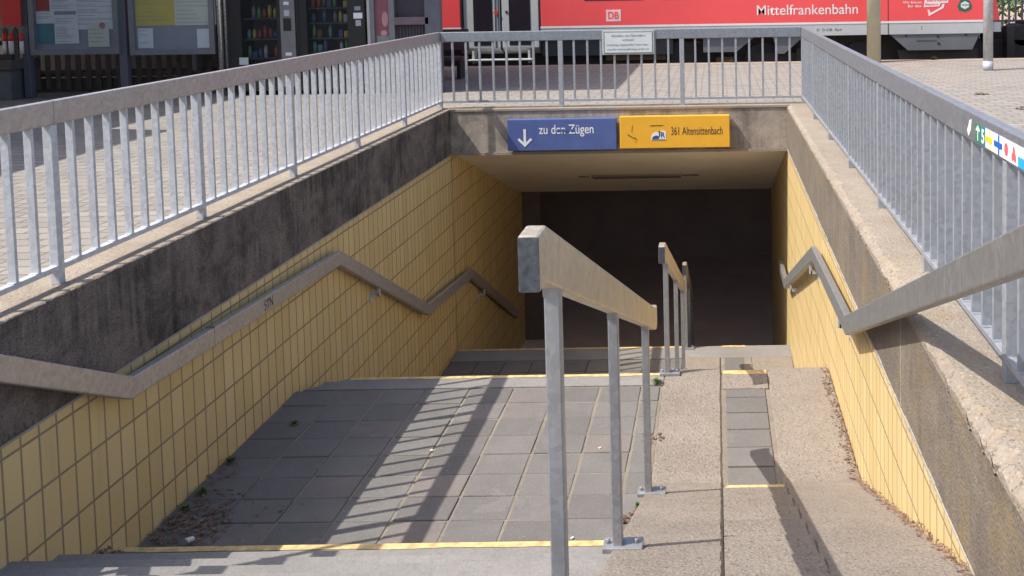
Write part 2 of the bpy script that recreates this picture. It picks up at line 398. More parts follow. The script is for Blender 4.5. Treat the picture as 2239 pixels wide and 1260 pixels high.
# ------------------------------------------------------------------ stairs
st = thing('staircase', 'broad concrete stairs with paved landings and yellow edged steps leading down to the passage', 'stairs', (-1.9, 6, L1))
RISE, TR, Y1 = .16, .339, 5.30
def flight(y_end, z_low, n, x0, x1, depth=.5):
    """solid steps: last nosing at y_end, landing below at z_low; returns polygon prism"""
    pts = []
    for k in range(n - 1, -1, -1):   # k=0 lowest tread
        z = z_low + RISE * (k + 1); ye = y_end - TR * k
        ys = ye - TR if k < n - 1 else ye - TR
        pts += [(ys, z), (ye, z)]
    pts += [(y_end, z_low - .35), (pts[0][0], z_low - .35)]
    return pts
m = MB(); m.prism(flight(Y1, L1, 9, XL, XB), XL, XB)
m.box(XL, XR, 1.9, Y1 + .01 - TR * 9, -.6, -.012)
obj('upper_flight', m, CON_STEP, st)
m = MB(); m.prism(flight(8.07 + 8 * TR, L2, 8, XL, XB), XL, XB); obj('middle_flight', m, CON_STEP, st)
m = MB(); m.prism(flight(12.70 + 8 * TR, L3, 8, XL, XR), XL, XR); obj('lower_flight', m, CON_STEP, st)
# landings
m = MB(); m.box(XL, XB, Y1 + .001, 7.84, L1 - .35, L1 - .011); obj('landing_bed', m, JOINT, st)
m = MB(); m.prism([(XL + .05, 7.84), (XL + .34, 8.07), (XB, 8.07), (XB, 7.84)], L1 - .159, L1, 'Z', .003); m.box(XL, XB, 7.84, 8.069, L1 - .5, L1 - .16); obj('landing_edge', m, CON_STEP, st)
mb = MB(); rn = random.Random(11)
cols = [-3.295, -2.945, -2.61, -2.275, -1.94, -1.60, -1.265, -.93, -.61, -.462]
y = 5.30 - .02; r = 0
while y < 7.80:
    y2 = min(y + .283, 7.833)
    for a, b_ in zip(cols, cols[1:]):
        j = rn.uniform(.004, .008); dz = rn.uniform(-.004, .003); jy = rn.uniform(.003, .007)
        g0 = rn.uniform(.002, .012)
        nv = len(mb.bm.verts)
        mb.box(a + j, b_ - j - g0 * .6, max(y + jy, Y1 + .002), y2 - jy, L1 - .03, L1 - .004 + dz, .006)
        mb.bm.verts.ensure_lookup_table(); tx, ty_ = rn.uniform(-.012, .012), rn.uniform(-.012, .012); cxs, cys = (a + b_) / 2, (y + y2) / 2
        for vi in range(nv, len(mb.bm.verts)):
            v = mb.bm.verts[vi]
            v.co.z += (v.co.x - cxs) * tx + (v.co.y - cys) * ty_; v.co.x += (v.co.y - cys) * tx * .6
    y += .283; r += 1
obj('landing_slab', mb, SLAB, st)
m = MB(); m.box(XL, XB, 8.07 + 8 * TR, 12.30, L2 - .3, L2 - .022); obj('landing_bed', m, JOINT, st)
mb = MB()
y = 10.79
while y < 12.28:
    y2 = min(y + .283, 12.294)
    for a, b_ in zip(cols, cols[1:]): mb.box(a + .006, b_ - .006, y + .006, y2 - .006, L2 - .03, L2 - .004 + rn.uniform(-.003, .003), .004)
    y += .283
obj('landing_slab', mb, SLAB, st)
m = MB(); m.box(XL, XR, 12.30, 12.70, L2 - .3, L2 + .004, .004); obj('landing_edge', m, CON_STEP, st)
# nosing stripes: one part per painted edge
def stripe(x0, x1, ye, z, mat=YEL, wd=.05):
    mb = MB(); n = max(2, int((x1 - x0) / .16)); rr = random.Random(int(ye * 10))
    bm = mb.bm; A = []; B_ = []
    for i in range(n + 1):
        x = x0 + (x1 - x0) * i / n
        A.append(bm.verts.new((x, ye - wd + rr.uniform(-.006, .006), z + .003))); B_.append(bm.verts.new((x, ye + .001, z + .003)))
    D = [bm.verts.new((v.co.x, ye + .002, z - .02)) for v in B_]
    for i in range(n):
        bm.faces.new((A[i], A[i + 1], B_[i + 1], B_[i])); bm.faces.new((B_[i], B_[i + 1], D[i + 1], D[i]))
    return obj('nosing_stripe', mb, mat, st)
stripe(XL + .01, XB - .02, Y1, L1 + RISE)
stripe(XL + .35, XB - .02, 8.07, L1)
stripe(XL + .01, XB - .02, 12.70, L2 + .004); stripe(XG0 + .02, XG1 - .06, 12.70, L2 + .004)

# wheel ramps with the narrow steps between them
RS = 1.6 / 4.25; YR1 = 6.25; R2S = 1.44 / 3.6
wrp = thing('wheel_ramp', 'rough concrete pram ramps flanking a narrow line of steps beside the right wall', 'ramp', (.2, 6, L1))
def ramp_prof(lift=0.0):
    return [(1.99, 0 + lift), (YR1, L1 + lift), (8.15, L1 + lift), (11.75, L2 + lift), (12.30, L2 + lift), (12.30, -3.6), (1.99, -3.6)]
def rough_ramp(x0, x1):
    mb = MB(); prof = ramp_prof(); rr = random.Random(int(x0 * 100) + 77)
    def zt(y):
        for (a, za), (b_, zb) in zip(prof[:5], prof[1:5]):
            if a <= y <= b_: return za + (zb - za) * (y - a) / (b_ - a)
        return prof[4][1]
    n = 240; ys = [1.99 + (12.30 - 1.99) * i / n for i in range(n + 1)]
    rows = []; e0 = e1 = 0
    for y in ys:
        z = zt(y); e0 = e0 * .5 + rr.uniform(0, .006); e1 = e1 * .5 + rr.uniform(0, .006)
        P = [(x0, -3.6), (x0, z - .008 - e0), (x0 + .006 + e0, z), (x1 - .006 - e1, z), (x1, z - .008 - e1), (x1, -3.6)]
        rows.append([mb.bm.verts.new((p[0], y, p[1])) for p in P])
    fs = []
    for a, b_ in zip(rows, rows[1:]):
        for k in range(5): fs.append(mb.bm.faces.new((a[k], b_[k], b_[k + 1], a[k + 1])))
    fs.append(mb.bm.faces.new(rows[0])); fs.append(mb.bm.faces.new(rows[-1][::-1]))
    bmesh.ops.recalc_face_normals(mb.bm, faces=fs)
    return mb
obj('ramp_strip', rough_ramp(XB, XG0), CON_RAMP, wrp)
obj('ramp_strip', rough_ramp(XG1 + .002, XR), CON_RAMP, wrp)
pts = []
tr = .16 / RS; ye = 5.88; k = 0
seq = []
z = L1 + .16
while z <= 0.01:
    seq.append((ye - tr if z < -.01 else 1.99, ye, z)); ye -= tr; z += .16
for (a, b_, zz) in seq[::-1]: pts += [(max(a, 1.99), zz + .112 * (b_ - max(a, 1.99)) / tr), (b_, zz - .004)]
pts += [(5.88, -2.0), (1.99, -2.0)]
m = MB(); m.prism(pts, XG0 + .003, XG1 + .001); obj('narrow_steps', m, CON_RAMP, wrp)
m = MB(); m.box(XG0 - .012, XG1 + .004, 5.88, 8.07, -1.95, L1 - .016); obj('joint_bed', m, JOINT, wrp)
mb = MB(); y = 5.905
while y < 7.70:
    mb.box(XG0 + .035, XG1 - .035, y + .006, min(y + .272, 7.74), L1 - .04, L1 - .004 + rn.uniform(-.003, .002), .004); y += .28
obj('paving_slab', mb, SLAB, wrp)
m = MB(); m.box(XG0 + .012, XG1 - .006, 7.745, 8.10, -1.95, L1 - .001, .004); obj('landing_edge', m, CON_RAMP, wrp)
ar = 8.10; z = L1
pts = [(8.10, L1 - .16)]
yy = 8.10; zz = L1 - .16
while zz > L2 + .01:
    yy += .4; pts += [(yy, zz), (yy, zz - .16)]; zz -= .16
pts += [(12.3, L2), (12.3, -3.6), (8.10, -3.6)]
m = MB(); m.prism(pts, XG0 + .003, XG1 + .001); obj('narrow_steps', m, CON_RAMP, wrp)
mb = MB(); mb.box(XG0 + .05, XG1 - .09, 11.8, 12.28, L2, L2 + .006); obj('paving_slab', mb, SLAB, wrp)
def stripe2(ye, z, wd=.07):
    m = MB(); m.box(XG0 + .014, XG1 - .008, ye - wd, ye + .003, z - .02, z + .003); return obj('nosing_stripe', m, YEL, wrp)
stripe2(5.88, L1 + .16); stripe2(8.10, L1)

# ------------------------------------------------------------------ railings on the wall tops
RT0, RT1 = .83, .951
def railing_along_y(x, ys, label, side, ylast, ynear):
    rl = thing('railing', label, 'railing', (x, ys[0], 0))
    m = MB(); m.box(x - .025, x + .025, ynear, ylast, RT0, RT1, .006); tr_ = obj('top_rail', m, G if side > 0 else GR, rl)
    m = MB(); m.box(x - .0255, x + .0255, ys[2] + .0, ys[2] + .004, RT0 - .001, RT1 + .001); obj('seam', m, DKM, tr_)
    m = MB(); m.box(x - .022, x + .022, ynear, ylast - .026, .072, .100, .003); obj('bottom_rail', m, GD if side > 0 else GDR, rl)
    p0 = b0 = None
    for i, y in enumerate(ys):
        if p0 is None:
            m = MB(); m.box(x - .024, x + .024, y - .024, y + .024, 0, RT0, .003); p0 = obj('post', m, GD if side > 0 else GDR, rl); yb = y
        else: dup(p0, (0, y - yb, 0), rl)
        for k in range(1, 9):
            yy = y + k * 1.5 / 9
            if yy > ylast - .05 or yy < ynear: continue
            if b0 is None:
                m = MB(); m.box(x - .020, x + .020, yy - .010, yy + .010, .100, RT0, .0015)
                m.box(x - .020, x + .020, yy - .03, yy - .010, .100, .104)
                b0 = obj('baluster', m, GD if side > 0 else GDR, rl); yb0 = yy
            else: dup(b0, (0, yy - yb0, 0), rl)
    return rl
ysl = [12.775 - 1.5 * k for k in range(7, -1, -1)]
rL = railing_along_y(-3.43, ysl, 'long galvanised railing along the left wall top, nearest the notice boards', 1, 12.80, 1.3)
rR = railing_along_y(1.08, ysl, 'galvanised railing along the right wall top with small stickers on its top bar', -1, 12.80, 1.3)
# back railing
rB = thing('railing', 'short galvanised railing across the back above the two signs, with a white notice plate', 'railing', (-3.43, 12.775, 0))
m = MB(); m.box(-3.404, 1.054, 12.75, 12.80, RT0, RT1, .006); obj('top_rail', m, GR, rB)
m = MB(); m.box(-3.404, 1.054, 12.753, 12.797, .072, .100, .003); obj('bottom_rail', m, GDR, rB)
p0 = b0 = None
for i in range(3):
    x = -3.43 + 4.51 / 3 * i
    if i:
        m = MB(); m.box(x - .028, x + .028, 12.752, 12.798, 0, RT0, .003)
        if p0 is None: p0 = obj('post', m, GDR, rB); xb = x
        else: dup(p0, (x - xb, 0, 0), rB)
    for k in range(1, 9):
        xx = x + k * 4.51 / 27
        if b0 is None:
            m = MB(); m.box(xx - .012, xx + .012, 12.757, 12.793, .100, RT0, .0015); b0 = obj('baluster', m, GDR, rB); xb0 = xx
        else: dup(b0, (xx - xb0, 0, 0), rB)

# ------------------------------------------------------------------ handrails
def miter(top, h):
    """lower outline of a bar of depth h under the polyline top (y,z)"""
    n = len(top); off = []
    ds = []
    for a, b_ in zip(top, top[1:]):
        d = Vector((b_[0] - a[0], b_[1] - a[1])).normalized(); ds.append(d)
    for i, p in enumerate(top):
        if i == 0: d = ds[0]; nn = Vector((d.y, -d.x)); v = Vector((0, -h / max(.2, abs(nn.y))))
        elif i == n - 1: d = ds[-1]; nn = Vector((d.y, -d.x)); v = Vector((0, -h / max(.2, abs(nn.y))))
        else:
            n1 = Vector((ds[i - 1].y, -ds[i - 1].x)); n2 = Vector((ds[i].y, -ds[i].x))
            mm = (n1 + n2).normalized(); v = mm * (h / mm.dot(n1))
        off.append((p[0] + v[0], p[1] + v[1]))
    return off
def bar(top, h, x0, x1, bev=.005):
    low = miter(top, h); m = MB(); m.prism(list(top) + low[::-1], x0, x1, 'X', bev + .002); return m
# left wall handrail
hl = thing('handrail', 'zigzag steel handrail on the shaded left wall with black scrawl on it', 'handrail', (XL, 6, -.6))
tl = [(2.2, 1.03), (5.50, -.585), (8.63, -.71), (11.18, -1.975), (13.19, -2.14), (16.1, -3.62)]
b1 = obj('rail_bar', bar(tl, .118, XL + .055, XL + .105), GC2, hl)
m = MB(); m.box(XL + .054, XL + .106, 6.40, 6.404, -.74, -.610); obj('seam', m, DKM, b1)
MARK = simple('black_marker', (.03, .028, .028), .7)
text('scrawl', '5TN', MARK, b1, 7.12, 7.26, -.745, -.675, XL + .1065, '+X', bold=.0)
def bracket(y, z, xw, xr, par):
    m = MB(); s = 1 if xr > xw else -1
    m.box(min(xw, xw + s * .008), max(xw, xw + s * .008), y - .03, y + .03, z - .14, z - .04)
    m.box(min(xw, xr), max(xw, xr), y - .012, y + .012, z - .075, z - .045)
    m.box(xr - .012, xr + .012, y - .012, y + .012, z - .075, z + .02)
    return obj('bracket', m, GD, par)
def zat(t, y):
    for (a, za), (b_, zb) in zip(t, t[1:]):
        if a <= y <= b_: return za + (zb - za) * (y - a) / (b_ - a)
for y in (9.6, 13.9): bracket(y, zat(tl, y) - .135, XL, XL + .08, hl)
hr = thing('handrail', 'thick grey zigzag handrail on the sunny right wall, nearest bar crossing the railing', 'handrail', (XR, 6, -.6))
trl = [(1.6, 1.27), (6.32, -.576), (8.58, -.72), (12.25, -2.06), (13.2, -2.09)]
b2 = obj('rail_bar', bar(trl, .118, .775, .825), GH, hr)
for y in (6.8, 8.9, 11.4): bracket(y, zat(trl, y) - .135, XR, .80, hr)
# centre handrails
CB = .130
def centre_rail(label, top, posts, xc=-.425, basez=None):
    t = thing('handrail', label, 'handrail', (xc, posts[0], basez[0]))
    obj('rail_bar', bar(top, CB, xc - .025, xc + .025, .006), GC, t)
    m = MB(); ya = top[0][0]; za = top[0][1]; m.box(xc - .0235, xc + .0235, ya - .002, ya + .004, za - CB + .003, za - .003, .001); obj('end_cap', m, GE, t)
    for y, bz in zip(posts, basez):
        zt = zat(top, y) - CB
        m = MB(); m.box(xc - .02, xc + .02, y - .025, y + .025, bz, zt - .004 + .012, .004)
        m.prism([(y - .04, zt + .012 + (.0)), (y + .04, zt + .012 - .0), (y + .028, zt - .02), (y - .028, zt - .02)], xc - .021, xc + .021)
        p = obj('post', m, GP, t)
        m = MB(); m.box(xc - .06, xc + .10, y - .045, y + .045, bz - .004, bz + .018, .003); obj('base_plate', m, GP, p)
        m = MB()
        for bx in (xc - .04, xc + .075): m.cyl(bx, y - .0, bz + .018, bz + .038, .009, n=8)
        obj('bolt', m, GP, p)
    return t
def rz(y):
    pr = ramp_prof()[:5]
    return zat(pr, y) + .004
tc = [(2.27, .945), (2.375, .945), (6.39, -.534), (6.45, -.528)]
pc = [2.59, 4.03, 5.74]
centre_rail('near free-standing handrail on three posts, blunt galvanised bar end facing the camera', tc, pc, basez=[rz(y) for y in pc])
near = [o for o in C.objects if o.get('label', '').startswith('near free-standing')][0]
m = MB(); q = random.Random(8)
for i in range(16):
    x = -.443 + q.uniform(0, .03); y = 2.285 + q.uniform(0, .08); a = q.uniform(0, 3.1); l_ = q.uniform(.004, .010); dx, dy = math.cos(a) * l_, math.sin(a) * l_
    m.quad((x, y, .9462), (x + dx, y + dy, .9462), (x + dx + .0015, y + dy + .0015, .9462), (x + .0015, y + .0015, .9462))
obj('scratches', m, simple('bright_scratches', (.85, .85, .85), .4), [c for c in near.children if c.name.startswith('rail_bar')][0])
tc2 = [(7.55, -.44), (7.68, -.44), (11.74, -1.91), (11.8, -1.905)]
pc2 = [8.05, 9.85, 11.55]
centre_rail('middle free-standing handrail on three slim posts, half way to the dark passage', tc2, pc2, basez=[rz(y) for y in pc2])
tc3 = [(12.45, -1.93), (12.6, -1.93), (15.5, -3.2), (15.7, -3.2)]
centre_rail('farthest free-standing handrail at the mouth of the dark passage', tc3, [12.62, 14.0, 15.4], basez=[L2 + .006, L2 - .16 * 4, L3])

# ------------------------------------------------------------------ signs
WHITE = simple('white_lettering', (.78, .79, .80), .5, 0, .06)
BLACK = simple('black_lettering', (.03, .03, .032), .6, 0, .1)
def board(name, label, x0, x1, z0, z1, y1, dep, mat, cat='sign'):
    t = thing(name, label, cat, ((x0 + x1) / 2, y1, z0))
    m = MB(); m.box(x0, x1, y1 - dep, y1, z0, z1, .008); p = obj('panel', m, mat, t)
    return t, p
BLUE = simple('faded_blue_enamel', (.085, .125, .315), .45, 0, .10, 5, 0, .4)
YSG = simple('yellow_enamel', (.80, .42, .035), .4, 0, .05, 5, 0, .4)
tb, pb = board('direction_sign', 'blue sign with white arrow reading zu den Zügen on the entrance beam', -2.575, -1.235, -.515, -.125, YB - .015, .085, BLUE)
yf = YB - .102
text('lettering', 'zu den Zügen', WHITE, pb, -2.185, -1.515, -.345, -.195, yf, bold=.006)
m = MB(); m.box(-2.375, -2.345, yf - .001, yf + .003, -.42, -.245)
m.prism([(-2.36, -.465), (-2.45, -.375), (-2.43, -.355), (-2.36, -.425), (-2.29, -.355), (-2.27, -.375)], yf - .0015, yf + .003, 'Y'); obj('arrow', m, WHITE, pb)
m = MB(); rn2 = random.Random(2)
for i in range(5):
    x = -1.975 + i * .045; m.prism([(x, -.285), (x + .05, -.27), (x + .055, -.25), (x + .01, -.255)], yf - .003, yf - .0022, 'Y')
obj('scuff', m, BLUE, pb)
ty, py_ = board('direction_sign', 'yellow sign reading 361 Altensittenbach with a torn blue symbol on the entrance beam', -1.195, .155, -.505, -.108, YB - .015, .085, YSG)
text('lettering', '361 Altensittenbach', BLACK, py_, -.565, .065, -.345, -.245, yf)
m = MB()
for q in [((-1.05, -.30), (-1.04, -.22)), ((-1.10, -.335), (-1.02, -.385)), ((-1.02, -.37), (-.985, -.40)), ((-1.01, -.43), (-1.0, -.42))]:
    (xa, za), (xb_, zb) = q; m.prism([(xa, za), (xb_, zb), (xb_ + .004, zb + .006), (xa + .003, za + .008)], yf - .0012, yf + .002, 'Y')
m.prism([(-.82, -.222), (-.66, -.218), (-.66, -.224), (-.82, -.230)], yf - .0012, yf + .002, 'Y')
obj('worn_arrow', m, BLACK, py_)
m = MB(); m.prism([(-.815, -.405), (-.63, -.402), (-.63, -.30), (-.685, -.285), (-.70, -.33), (-.75, -.30), (-.80, -.335)], yf - .0012, yf + .002, 'Y'); em = obj('emblem', m, WHITE, py_)
NAVY = simple('navy_print', (.04, .07, .2), .5)
m = MB(); m.prism([(-.80, -.39), (-.72, -.388), (-.695, -.335), (-.72, -.355), (-.75, -.345), (-.79, -.362)], yf - .003, yf + .002, 'Y'); m.box(-.80, -.64, yf - .003, yf + .002, -.398, -.392)
m.box(-.715, -.70, yf - .003, yf + .002, -.35, -.29); obj('print', m, NAVY, em)
text('print', 'R', NAVY, em, -.69, -.64, -.375, -.305, yf - .0035, bold=.02)
# small notice plate on the back railing
PLW = simple('white_enamel_plate', (.62, .66, .67), .35, 0, .04)
GRF = simple('grey_green_frame', (.42, .47, .45), .5)
tp, pp = board('notice_plate', 'small white framed notice with four lines of text hung on the back railing', -1.405, -.755, .64, .945, 12.748, .012, GRF, 'notice')
m = MB(); m.box(-1.372, -.788, 12.733, 12.737, .668, .917, .001); pl = obj('face', m, PLW, pp)
DGR = simple('grey_green_print', (.12, .14, .14), .6)
m = MB()
for (a, b_, c, d) in ((-1.378, -.782, .662, .667), (-1.378, -.782, .918, .923), (-1.378, -1.373, .662, .923), (-.787, -.782, .662, .923)): m.box(a, b_, 12.7325, 12.738, c, d)
obj('border', m, DGR, pp)
text('lettering', 'Abstellen von Fahrrädern', DGR, pl, -1.29, -.87, .862, .892, 12.7315)
text('lettering', 'verboten!', DGR, pl, -1.155, -1.01, .812, .84, 12.7315)
text('lettering', 'Unbefugt abgestellte Fahrräder', DGR, pl, -1.345, -.83, .745, .777, 12.7315)
text('lettering', 'werden kostenpflichtig entfernt!', DGR, pl, -1.345, -.83, .690, .722, 12.7315)
# stickers on the right railing
def flat(name, pts, x, mat, par, dx=.0012):
    m = MB(); m.prism([(p[0], p[1]) for p in pts], x - dx, x, 'X'); return obj(name, m, mat, par)
GRN = simple('green_sticker', (.03, .20, .10), .5); TEAL = simple('teal_sticker', (.02, .22, .26), .5)
YLW = simple('yellow_print', (.85, .62, .03), .5); BLU = simple('blue_print', (.01, .12, .48), .5); RDP = simple('red_print', (.62, .12, .14), .5)
LBL = simple('light_blue_print', (.03, .40, .75), .5); STW = simple('white_sticker', (.80, .80, .80), .5, 0, .04)
xs = 1.08 - .0255
def rect(y0, y1, z0, z1): return [(y0, z0), (y1, z0), (y1, z1), (y0, z1)]
s1 = flat('sticker', [(4.325, .868), (4.285, .915), (4.25, .925), (4.262, .878), (4.30, .846)], xs, STW, None)
tag(s1, 'small ragged white sticker left of the coloured trail stickers on the right railing bar', 'sticker', 'stickers')
s2 = flat('sticker', rect(4.19, 4.105, .842, .918), xs, GRN, None); tag(s2, 'green sticker with a white arrow shaped sign, first of the coloured trail stickers', 'sticker')
flat('print', [(4.15, .85), (4.142, .85), (4.142, .90), (4.125, .885), (4.118, .893), (4.147, .912), (4.176, .893), (4.169, .885), (4.15, .90)], xs - .0012, STW, s2)
s3 = flat('sticker', rect(4.104, 4.03, .842, .918), xs, TEAL, None); tag(s3, 'teal sticker bearing a white figure five', 'sticker')
text('print', '5', STW, s3, 4.088, 4.045, .85, .908, xs - .002, '-X', bold=.03)
s4 = flat('sticker', rect(4.03, 3.88, .842, .918), xs, STW, None); tag(s4, 'white square sticker with yellow cross on the right railing bar', 'sticker')
flat('print', rect(3.965, 3.953, .842, .918), xs - .0012, YLW, s4); flat('print', rect(4.03, 3.93, .869, .891), xs - .0018, YLW, s4)
s5 = flat('sticker', rect(3.88, 3.785, .842, .918), xs, STW, None); tag(s5, 'white square sticker with blue cross on the right railing bar', 'sticker')
flat('print', rect(3.845, 3.828, .842, .918), xs - .0012, BLU, s5); flat('print', rect(3.90, 3.79, .869, .891), xs - .0018, BLU, s5)
s6 = flat('sticker', rect(3.785, 3.69, .842, .918), xs, STW, None); tag(s6, 'white sticker with a solid red dot on the right railing bar', 'sticker')
flat('print', [(3.737 + .024 * math.cos(t * math.pi / 8), .88 + .024 * math.sin(t * math.pi / 8)) for t in range(16)], xs - .0012, RDP, s6)
s7 = flat('sticker', rect(3.69, 3.59, .842, .918), xs, STW, None); tag(s7, 'white sticker with a red triangular figure on the right railing bar', 'sticker')
for (dy, dz) in ((0, .012), (-.014, -.012), (.014, -.012)):
    o_ = [(3.64 + dy + .013 * math.cos(t * math.pi / 6), .878 + dz + .016 * math.sin(t * math.pi / 6)) for t in range(12)]
    flat('print', o_, xs - .0012, RDP, s7)
s8 = flat('sticker', rect(3.59, 3.42, .842, .918), xs, STW, None); tag(s8, 'white and light blue sticker nearest the camera on the right railing bar', 'sticker')
flat('print', rect(3.588, 3.422, .843, .88), xs - .0012, LBL, s8)

# ------------------------------------------------------------------ kiosk side: notice boards, machines, shelter
def K(u, v, Y=14.95): return bp(u, v, Y)
SLT = simple('slate_grey_metal', (.13, .14, .17), .5, .3, .08)
SLB = simple('blue_grey_board', (.20, .225, .27), .6, 0, .06)
FRG = simple('grey_frame', (.21, .215, .235), .5, .3)
DRK = simple('near_black_metal', (.03, .03, .032), .4, .2)
DBR = simple('dark_brown_wood', (.10, .082, .07), .8, 0, .25, 8)
CHR = galv('chrome_tube_metal', (.75, .74, .72), .8, .25, .15)
def KB(mb, u0, v0, u1, v1, Y, dep, bev=0.0):
    """box whose front (plane Y) covers the pixels u0..u1, v0..v1 of the photo"""
    xa, za = bp(u0, v1, Y); xb_, zb = bp(u1, v0, Y)
    mb.box(xa, xb_, Y, Y + dep, za, zb, bev)
def notice(label, uL, uR, papers, posts):
    x, z = bp((uL + uR) / 2, 120, 14.95)
    t = thing('notice_board', label, 'notice board', (x, 14.95, 0))
    xa, zb = bp(uL, 121, 14.95); xb_, _ = bp(uR, 121, 14.95)
    m = MB(); m.box(xa + .03, xb_ - .03, 14.975, 15.0, zb + .03, 2.1); obj('back_panel', m, SLB, t)
    m = MB()
    for (a, b_, c, d) in ((xa, xa + .075, zb, 2.15), (xb_ - .075, xb_, zb, 2.15), (xa + .075, xb_ - .075, zb, zb + .07), (xa + .075, xb_ - .075, 2.08, 2.15)): m.box(a, b_, 14.93, 15.01, c, d)
    obj('frame', m, FRG, t)
    for (ua, ub) in posts:
        x0, _ = bp(ua, 150, 14.98); x1, _ = bp(ub, 150, 14.98); m = MB(); m.box(x0, x1, 14.96, 15.06, 0, 2.4, .006); obj('post', m, SLT, t)
    for i, (u0, v0, u1, v1, c, lines) in enumerate(papers):
        yy = 14.972 - .002 * i
        x0, z0 = bp(u0, v1, yy); x1, z1 = bp(u1, v0, yy)
        if v0 <= 0: z1 += .28 + .03 * i
        m = MB(); m.box(x0, x1, yy, yy + .0015, z0, z1); p = obj('paper', m, c, t)
        m = MB(); nl = 0
        zz = z1 - .035
        rr = random.Random(i * 7 + int(uL))
        while zz > z0 + .03 and lines:
            if rr.random() < .8: m.box(x0 + .02, x0 + .02 + (x1 - x0 - .04) * rr.uniform(.45, 1), yy - .0006, yy - .0002, zz, zz + .007); nl += 1
            zz -= .022 if lines == 1 else .06
        if nl: obj('print', m, INK, p)
        else: m.bm.free()
    return t
INK = simple('grey_ink', (.22, .24, .28), .7)
PW = simple('white_paper', (.50, .54, .58), .8, 0, .04); PG = simple('pale_green_paper', (.42, .47, .41), .8, 0, .04)
PY = simple('mustard_paper', (.42, .36, .10), .8, 0, .05); PR = simple('dark_red_paper', (.30, .06, .06), .7); PT = simple('petrol_paper', (.06, .17, .22), .7)
RD = simple('signal_red_plastic', (.66, .035, .03), .5, 0, .05)
n1 = notice('grey notice board with overlapping white sheets and one petrol blue leaflet', 68, 263,
       [(79, 0, 108, 24, PR, 0), (109, 0, 165, 25, PW, 1), (168, 0, 251, 65, PW, 1), (80, 25, 118, 52, PW, 1), (82, 52, 124, 96, PT, 0), (121, 32, 170, 96, PW, 1), (194, 50, 237, 103, PG, 2)], [(53, 68)])
x0, z0 = bp(223, 56, 14.955); m = MB(); m.ycyl(x0, z0, 14.957, 14.9585, .045, 16); obj('stamp', m, simple('faded_red_ink', (.35, .14, .17), .7), n1)
notice('grey notice board with a mustard sheet beside a pale green plan', 286, 472,
       [(298, 0, 381, 57, PY, 2), (383, 0, 470, 56, PG, 2), (303, 62, 334, 106, PW, 2), (432, 63, 463, 105, PW, 0)], [(264, 281)])
m = MB(); x0, _ = bp(481, 60, 14.95); m.cyl(x0, 14.95, 0, 3.6, .036, n=14); m.cyl(x0 + .075, 14.98, 0, 3.6, .026, n=12)
tag(obj('chrome_pole', m, CHR), 'pair of shiny steel tubes between the right notice board and the drinks machine', 'pole')
# fence behind the boards
fn = thing('picket_fence', 'dark wooden picket fence behind and below the notice boards', 'fence', (-9, 15.8, 0))
pk = None
for i in range(38):
    x = -12.3 + i * .155
    if pk is None:
        m = MB(); m.prism([(x, .03), (x + .075, .03), (x + .075, .95), (x + .037, 1.0), (x, .95)], 15.8, 15.82, 'Y'); pk = obj('picket', m, DBR, fn); xk = x
    else: dup(pk, (x - xk, 0, 0), fn)
for z in (.22, .72):
    m = MB(); m.box(-12.4, -6.4, 15.825, 15.865, z, z + .07); obj('cross_rail', m, DBR, fn)
m = MB(); m.box(-12.4, -6.4, 15.86, 15.9, -.01, .2); obj('plinth', m, DBR, fn)
# far left odds: red panel, red-white rods, planter box
x0, z0 = bp(3, 57, 14.9); x1, _ = bp(46, 57, 14.9)
t = thing('red_panel', 'plain bright red panel at the left edge beside the notice boards', 'panel', ((x0 + x1) / 2, 14.9, z0))
m = MB(); m.box(x0, x1, 14.9, 14.93, z0, z0 + .75, .006); obj('panel', m, RD, t)
m = MB(); m.box(x0 - .3, x1 + .06, 14.94, 15.0, z0 + .1, z0 + .15); m.box(x0 - .3, x0 - .25, 14.94, 15.0, 0, z0 + .8); obj('frame', m, SLT, t)
WHP = simple('white_plastic', (.72, .70, .68), .5)
for i, (ua, ub) in enumerate(((5, 13), (18, 29), (42, 51))):
    xa, zt_ = bp(ua, 73, 14.9); xb_, zm = bp(ub, 90, 14.9); _, zb = bp(ub, 118, 14.9); xc = (xa + xb_) / 2; r = (xb_ - xa) / 2
    t = thing('barrier_rod', ['leftmost red topped white rod, at the very edge of the picture', 'thick middle one of the three red topped white rods', 'red topped white rod nearest the left notice board'][i], 'rod', (xc, 14.9, zb), 'red and white rods')
    m = MB(); m.cyl(xc, 14.9, zb, zm, r); obj('shaft', m, WHP, t)
    m = MB(); m.cyl(xc, 14.9, zm, zt_ - .02, r); m.cyl(xc, 14.9, zt_ - .02, zt_, r, r * .6); obj('tip', m, RD, t)
t = thing('planter_box', 'low grey trough with brown wooden rim below the red and white rods', 'planter', (-10.4, 15.0, 0))
m = MB(); m.box(-11.2, -10.10, 14.75, 15.3, GZ, .42, .01); obj('trough', m, simple('dark_grey_trough', (.10, .105, .11), .7), t)
m = MB(); m.box(-11.25, -10.05, 14.70, 15.35, .42, .56, .01); obj('rim', m, DBR, t)
m = MB(); m.box(-11.2, -10.1, 14.80, 14.86, .56, .64); obj('rod_holder', m, DRK, t)

